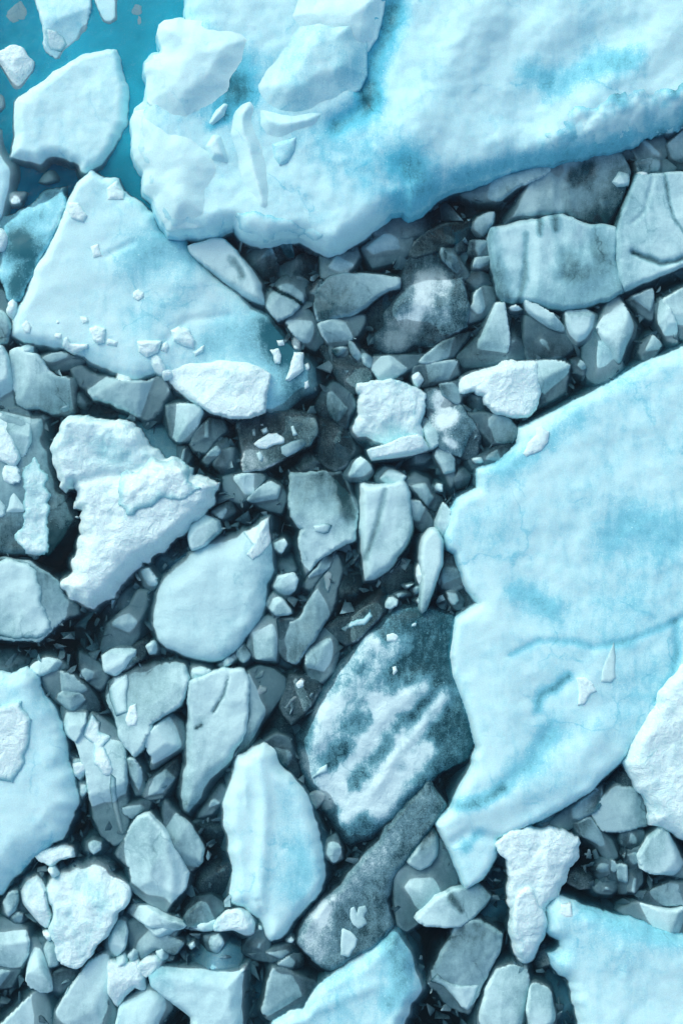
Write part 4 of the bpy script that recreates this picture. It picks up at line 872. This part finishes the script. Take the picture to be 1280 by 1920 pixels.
block|U|4|20|g|bev=.15,rough=.02,c=.42|dark streaked slab in the iceberg's shadow, upper right|150,430 230,330 300,180 400,60 600,-60 880,-70 960,80 900,250 860,420 700,400 560,340 340,365
~R|1035,340 1035,400|4|8
~R|1060,350 1075,410|4|7
~R|1130,380 1135,420|3|6
~S|990,370 990,400|-.25|16
~S|1045,380 1050,410|-.2|12
~S|1080,330 1100,310|.3|22
chunk|U|22|26|i|bev=.25,m=1,c=.18|pale smooth wedge poking out under the iceberg's curved edge|-40,200 60,150 130,100 200,65 260,70 350,50 480,10 480,60 380,120 290,150 180,240 60,235
chunk|C|6|26|g|bev=.22,m=1,c=.35|rounded grey lump below iceberg edge near the right|975,880 1060,810 1160,830 1190,900 1150,960 1020,960
chunk|C|12|26|g|bev=.2,m=1,c=.32|grey lump at the right edge directly under the iceberg|1190,870 1280,790 1400,780 1400,1010 1270,1000 1210,950
chunk|C|10|20|g|bev=.14,m=1,c=.3|small grey lump resting above the cracked block|1000,975 1080,955 1180,960 1235,1000 1160,1030 1020,1035
crumb|C|30|14|i|bev=.06,c=.15|small pale chip at the cracked block's upper left corner|860,1085 900,1030 960,1040 950,1100 890,1108
crumb|C|24|10|s|bev=.04|tiny white sliver on the cracked block's upper edge|1015,1035 1065,1035 1060,1050 1020,1050
chunk|U|26|36|i|bev=.25,m=1,c=.14|smooth pale leaf-shaped block pointing up below the striped slab|820,900 850,835 890,812 930,860 1000,990 990,1050 950,1110 905,1230 870,1200 800,1080 770,1000
block|H|8|34|i|bev=.3,m=1,c=.18,tint=.2|submerged pale body under the leaf-shaped block|690,170 760,60 900,150 910,280 840,350 760,372 720,345 690,260
chunk|U|16|26|i|bev=.18,m=1,c=.14|pale rounded chunk under the striped slab's lower edge|580,910 700,900 760,930 750,1010 720,1070 640,1105 590,1050 580,980
shard|U|26|16|i|bev=.08,m=1,c=.12|slim pale fin sloping down right below the striped slab|330,845 400,870 500,930 580,1010 590,1048 480,1000 400,940 350,900
crumb|U|24|12|s|bev=.05,m=1|small bright oval nub at the slim pale fin's upper end|240,880 275,862 320,890 290,902 255,900
block|U|6|24|g|bev=.14,c=.35|grey facetted plate above the white hump-backed floe|330,930 400,950 580,1050 620,1130 560,1170 420,1200 350,1190 330,1060
block|U|0|20|g|bev=.14,c=.48|dark glassy strip beside the boot-shaped chunk|235,910 310,940 335,1060 350,1190 240,1205 235,1050
chunk|U|4|22|g|bev=.15,c=.3|grey triangular piece right of the leaf-shaped block's tip|950,840 1090,780 1100,870 1090,960 1030,930 980,880
shard|U|22|22|i|bev=.1,c=.12|bright narrow shard standing near the right edge|1110,870 1150,825 1190,880 1230,980 1250,1090 1200,1080 1150,980
chunk|U|16|26|i|bev=.18,m=1,c=.18|pale block cut by the right edge behind the bright narrow shard|1160,840 1280,770 1430,740 1430,1040 1280,1060 1240,1000 1190,880
chunk|U|6|20|g|bev=.12,c=.28|small grey wedge on the giant right floe's upper shore|1040,1100 1090,1050 1150,1110 1110,1170 1050,1200 1025,1150
chunk|H|8|18|g|bev=.1,m=1,c=.28|small grey bean left of the submerged pale body|620,240 650,230 690,280 685,330 640,300
chunk|V|14|32|g|bev=.22,rough=.02,c=.22|grey and white banded chunk in the lower right pocket|740,730 800,640 880,560 980,570 1040,640 1080,720 1108,790 1000,810 850,830 780,810
block|V|-4|20|d|bev=.2,m=1,c=.5|dark lump at the top of the lower right pocket|790,570 850,490 940,450 1000,520 1040,600 930,600
chunk|V|10|24|g|bev=.16,m=1,c=.35|grey cylindrical piece along the giant floe's lower edge|490,790 600,700 720,620 790,570 780,680 700,745 600,805 540,845
chunk|V|8|24|g|bev=.16,m=1,c=.3|grey bone-shaped piece below the banded chunk|630,790 720,745 760,810 850,900 880,980 840,1005 760,910 660,840
chunk|V|4|18|g|bev=.14,m=1,c=.4|dark round stone-like lump below the banded chunk|915,850 960,820 1040,840 1030,900 970,935 920,900
floe|V|32|38|i|bev=.3,m=1,c=.1|smooth bright cone-shaped block at the right edge, lower right|1150,810 1190,840 1250,950 1290,1030 1370,1120 1200,1095 1100,1080 1030,1050 1015,980 1080,870
chunk|V|4|18|g|bev=.14,m=1,c=.3|grey squat lump left of the cone-shaped block|950,950 1020,930 1040,1030 980,1060 940,1020
chunk|V|4|18|g|bev=.14,m=1,c=.35|twin grey lump, left one, under the bone-shaped piece|740,1055 780,1000 830,1005 835,1080 780,1105
chunk|V|2|18|g|bev=.12,m=1,c=.35|twin grey lump, right one, under the bone-shaped piece|820,1080 850,1000 890,1050 885,1120 825,1115
chunk|V|-2|20|d|bev=.16,m=1,c=.5|dark rounded piece right of the snowy mushroom-shaped block|580,1120 640,1040 720,1040 765,1090 740,1160 660,1165
chunk|V|4|18|g|bev=.12,m=1,c=.4|dim oval at the bottom of the lower right pocket|750,1170 800,1130 880,1140 895,1170 850,1202 770,1192
shard|V|8|20|g|bev=.08,c=.35|dark upright splinter below the cone-shaped block's left|890,1035 930,1040 940,1200 900,1200
chunk|V|4|20|g|bev=.12,c=.4|dark short block right of the upright splinter|950,1065 1030,1060 1032,1130 990,1190 945,1180
block|V|8|24|g|bev=.2,rough=.02,c=.3|long grey block beneath the cone-shaped block|1000,1240 1100,1180 1200,1140 1370,1150 1370,1250 1150,1275 1030,1285
chunk|V|-6|16|b|bev=.2,m=1,c=.35,tint=.3|submerged bluish lip under the giant floe's lower edge|340,830 430,760 530,730 500,810 420,850
"""
pieces = parse(DATA)
for idx, q in enumerate(pieces): build(q, idx)

# ------------------------------------------------------------------ brash: crushed ice filling the gaps, nobody could count it
def brash(seed, count, smin, smax, zmin, zmax, V, F, CL):
    rnd = random.Random(seed)
    holes = [(120, 1035, 45, 70), (880, 1440, 40, 80), (570, 1830, 60, 30), (620, 1380, 25, 50), (500, 1350, 25, 50), (840, 1500, 25, 40),
             (1100, 1680, 90, 18), (560, 860, 30, 30), (790, 1080, 25, 60), (205, 770, 40, 30), (920, 1790, 30, 50), (820, 1800, 20, 60)]
    for _ in range(count):
        px, py = rnd.uniform(-500, 1780), rnd.uniform(-400, 2320)
        if px < 420 and -100 < py < 470: continue
        if any(((px - hx) / rx) ** 2 + ((py - hy) / ry) ** 2 < 1 for hx, hy, rx, ry in holes): continue
        s = rnd.uniform(smin, smax) * (1 if rnd.random() < .8 else 1.5)
        cx, cy, cz = (px - 640) * PX, (960 - py) * PX, rnd.uniform(zmin, zmax)
        # a broken sliver: an angular plate, tilted, with one bevelled face
        n = rnd.randint(3, 5); rot = rnd.uniform(0, 6.3); el = rnd.uniform(.25, .9)
        tx, ty = rnd.uniform(-.7, .7), rnd.uniform(-.7, .7)
        ang = sorted(rnd.uniform(0, 2 * math.pi) for _ in range(n))
        rad = [s * rnd.uniform(.7, 1.25) for _ in range(n)]
        b0 = len(V); ca, sa = math.cos(rot), math.sin(rot); ox, oy = rnd.uniform(-.3, .3), rnd.uniform(-.3, .3)
        for sc2, dz in ((1, -.35), (.97, 0), (.5, .16)):
            for t_, rr in zip(ang, rad):
                x, y = math.cos(t_) * rr * sc2, math.sin(t_) * rr * sc2 * el
                if sc2 == .5: x += ox * s; y += oy * s * el
                V.append((cx + x * ca - y * sa, cy + x * sa + y * ca, cz + dz * s + tx * x + ty * y))
        k = rnd.uniform(.2, .7); CL += [k] * (3 * n)
        for lv in range(2):
            for i in range(n):
                j = (i + 1) % n
                F.append((b0 + lv * n + i, b0 + lv * n + j, b0 + (lv + 1) * n + j, b0 + (lv + 1) * n + i))
        F.append(tuple(b0 + 2 * n + i for i in range(n)))
V, F, CL = [], [], []
brash(5, 5000, .16, .36, -.6, -.26, V, F, CL)
brash(6, 9000, .06, .15, -.36, -.10, V, F, CL)
brash(8, 8000, .06, .17, -.22, -.04, V, F, CL)
brash(9, 300, .04, .09, -.08, .01, V, F, CL)
brash(7, 2500, .02, .05, -.2, -.06, V, F, CL)
br = plain_mesh("brash_ice", V, F, MATS['g'], 'stuff')
br.data.attributes.new('clarity', 'FLOAT', 'POINT').data.foreach_set('value', np.array(CL, dtype=np.float32))
br['label'] = "crushed grey ice drifting in the dark gaps between the chunks"
br['category'] = "brash ice"
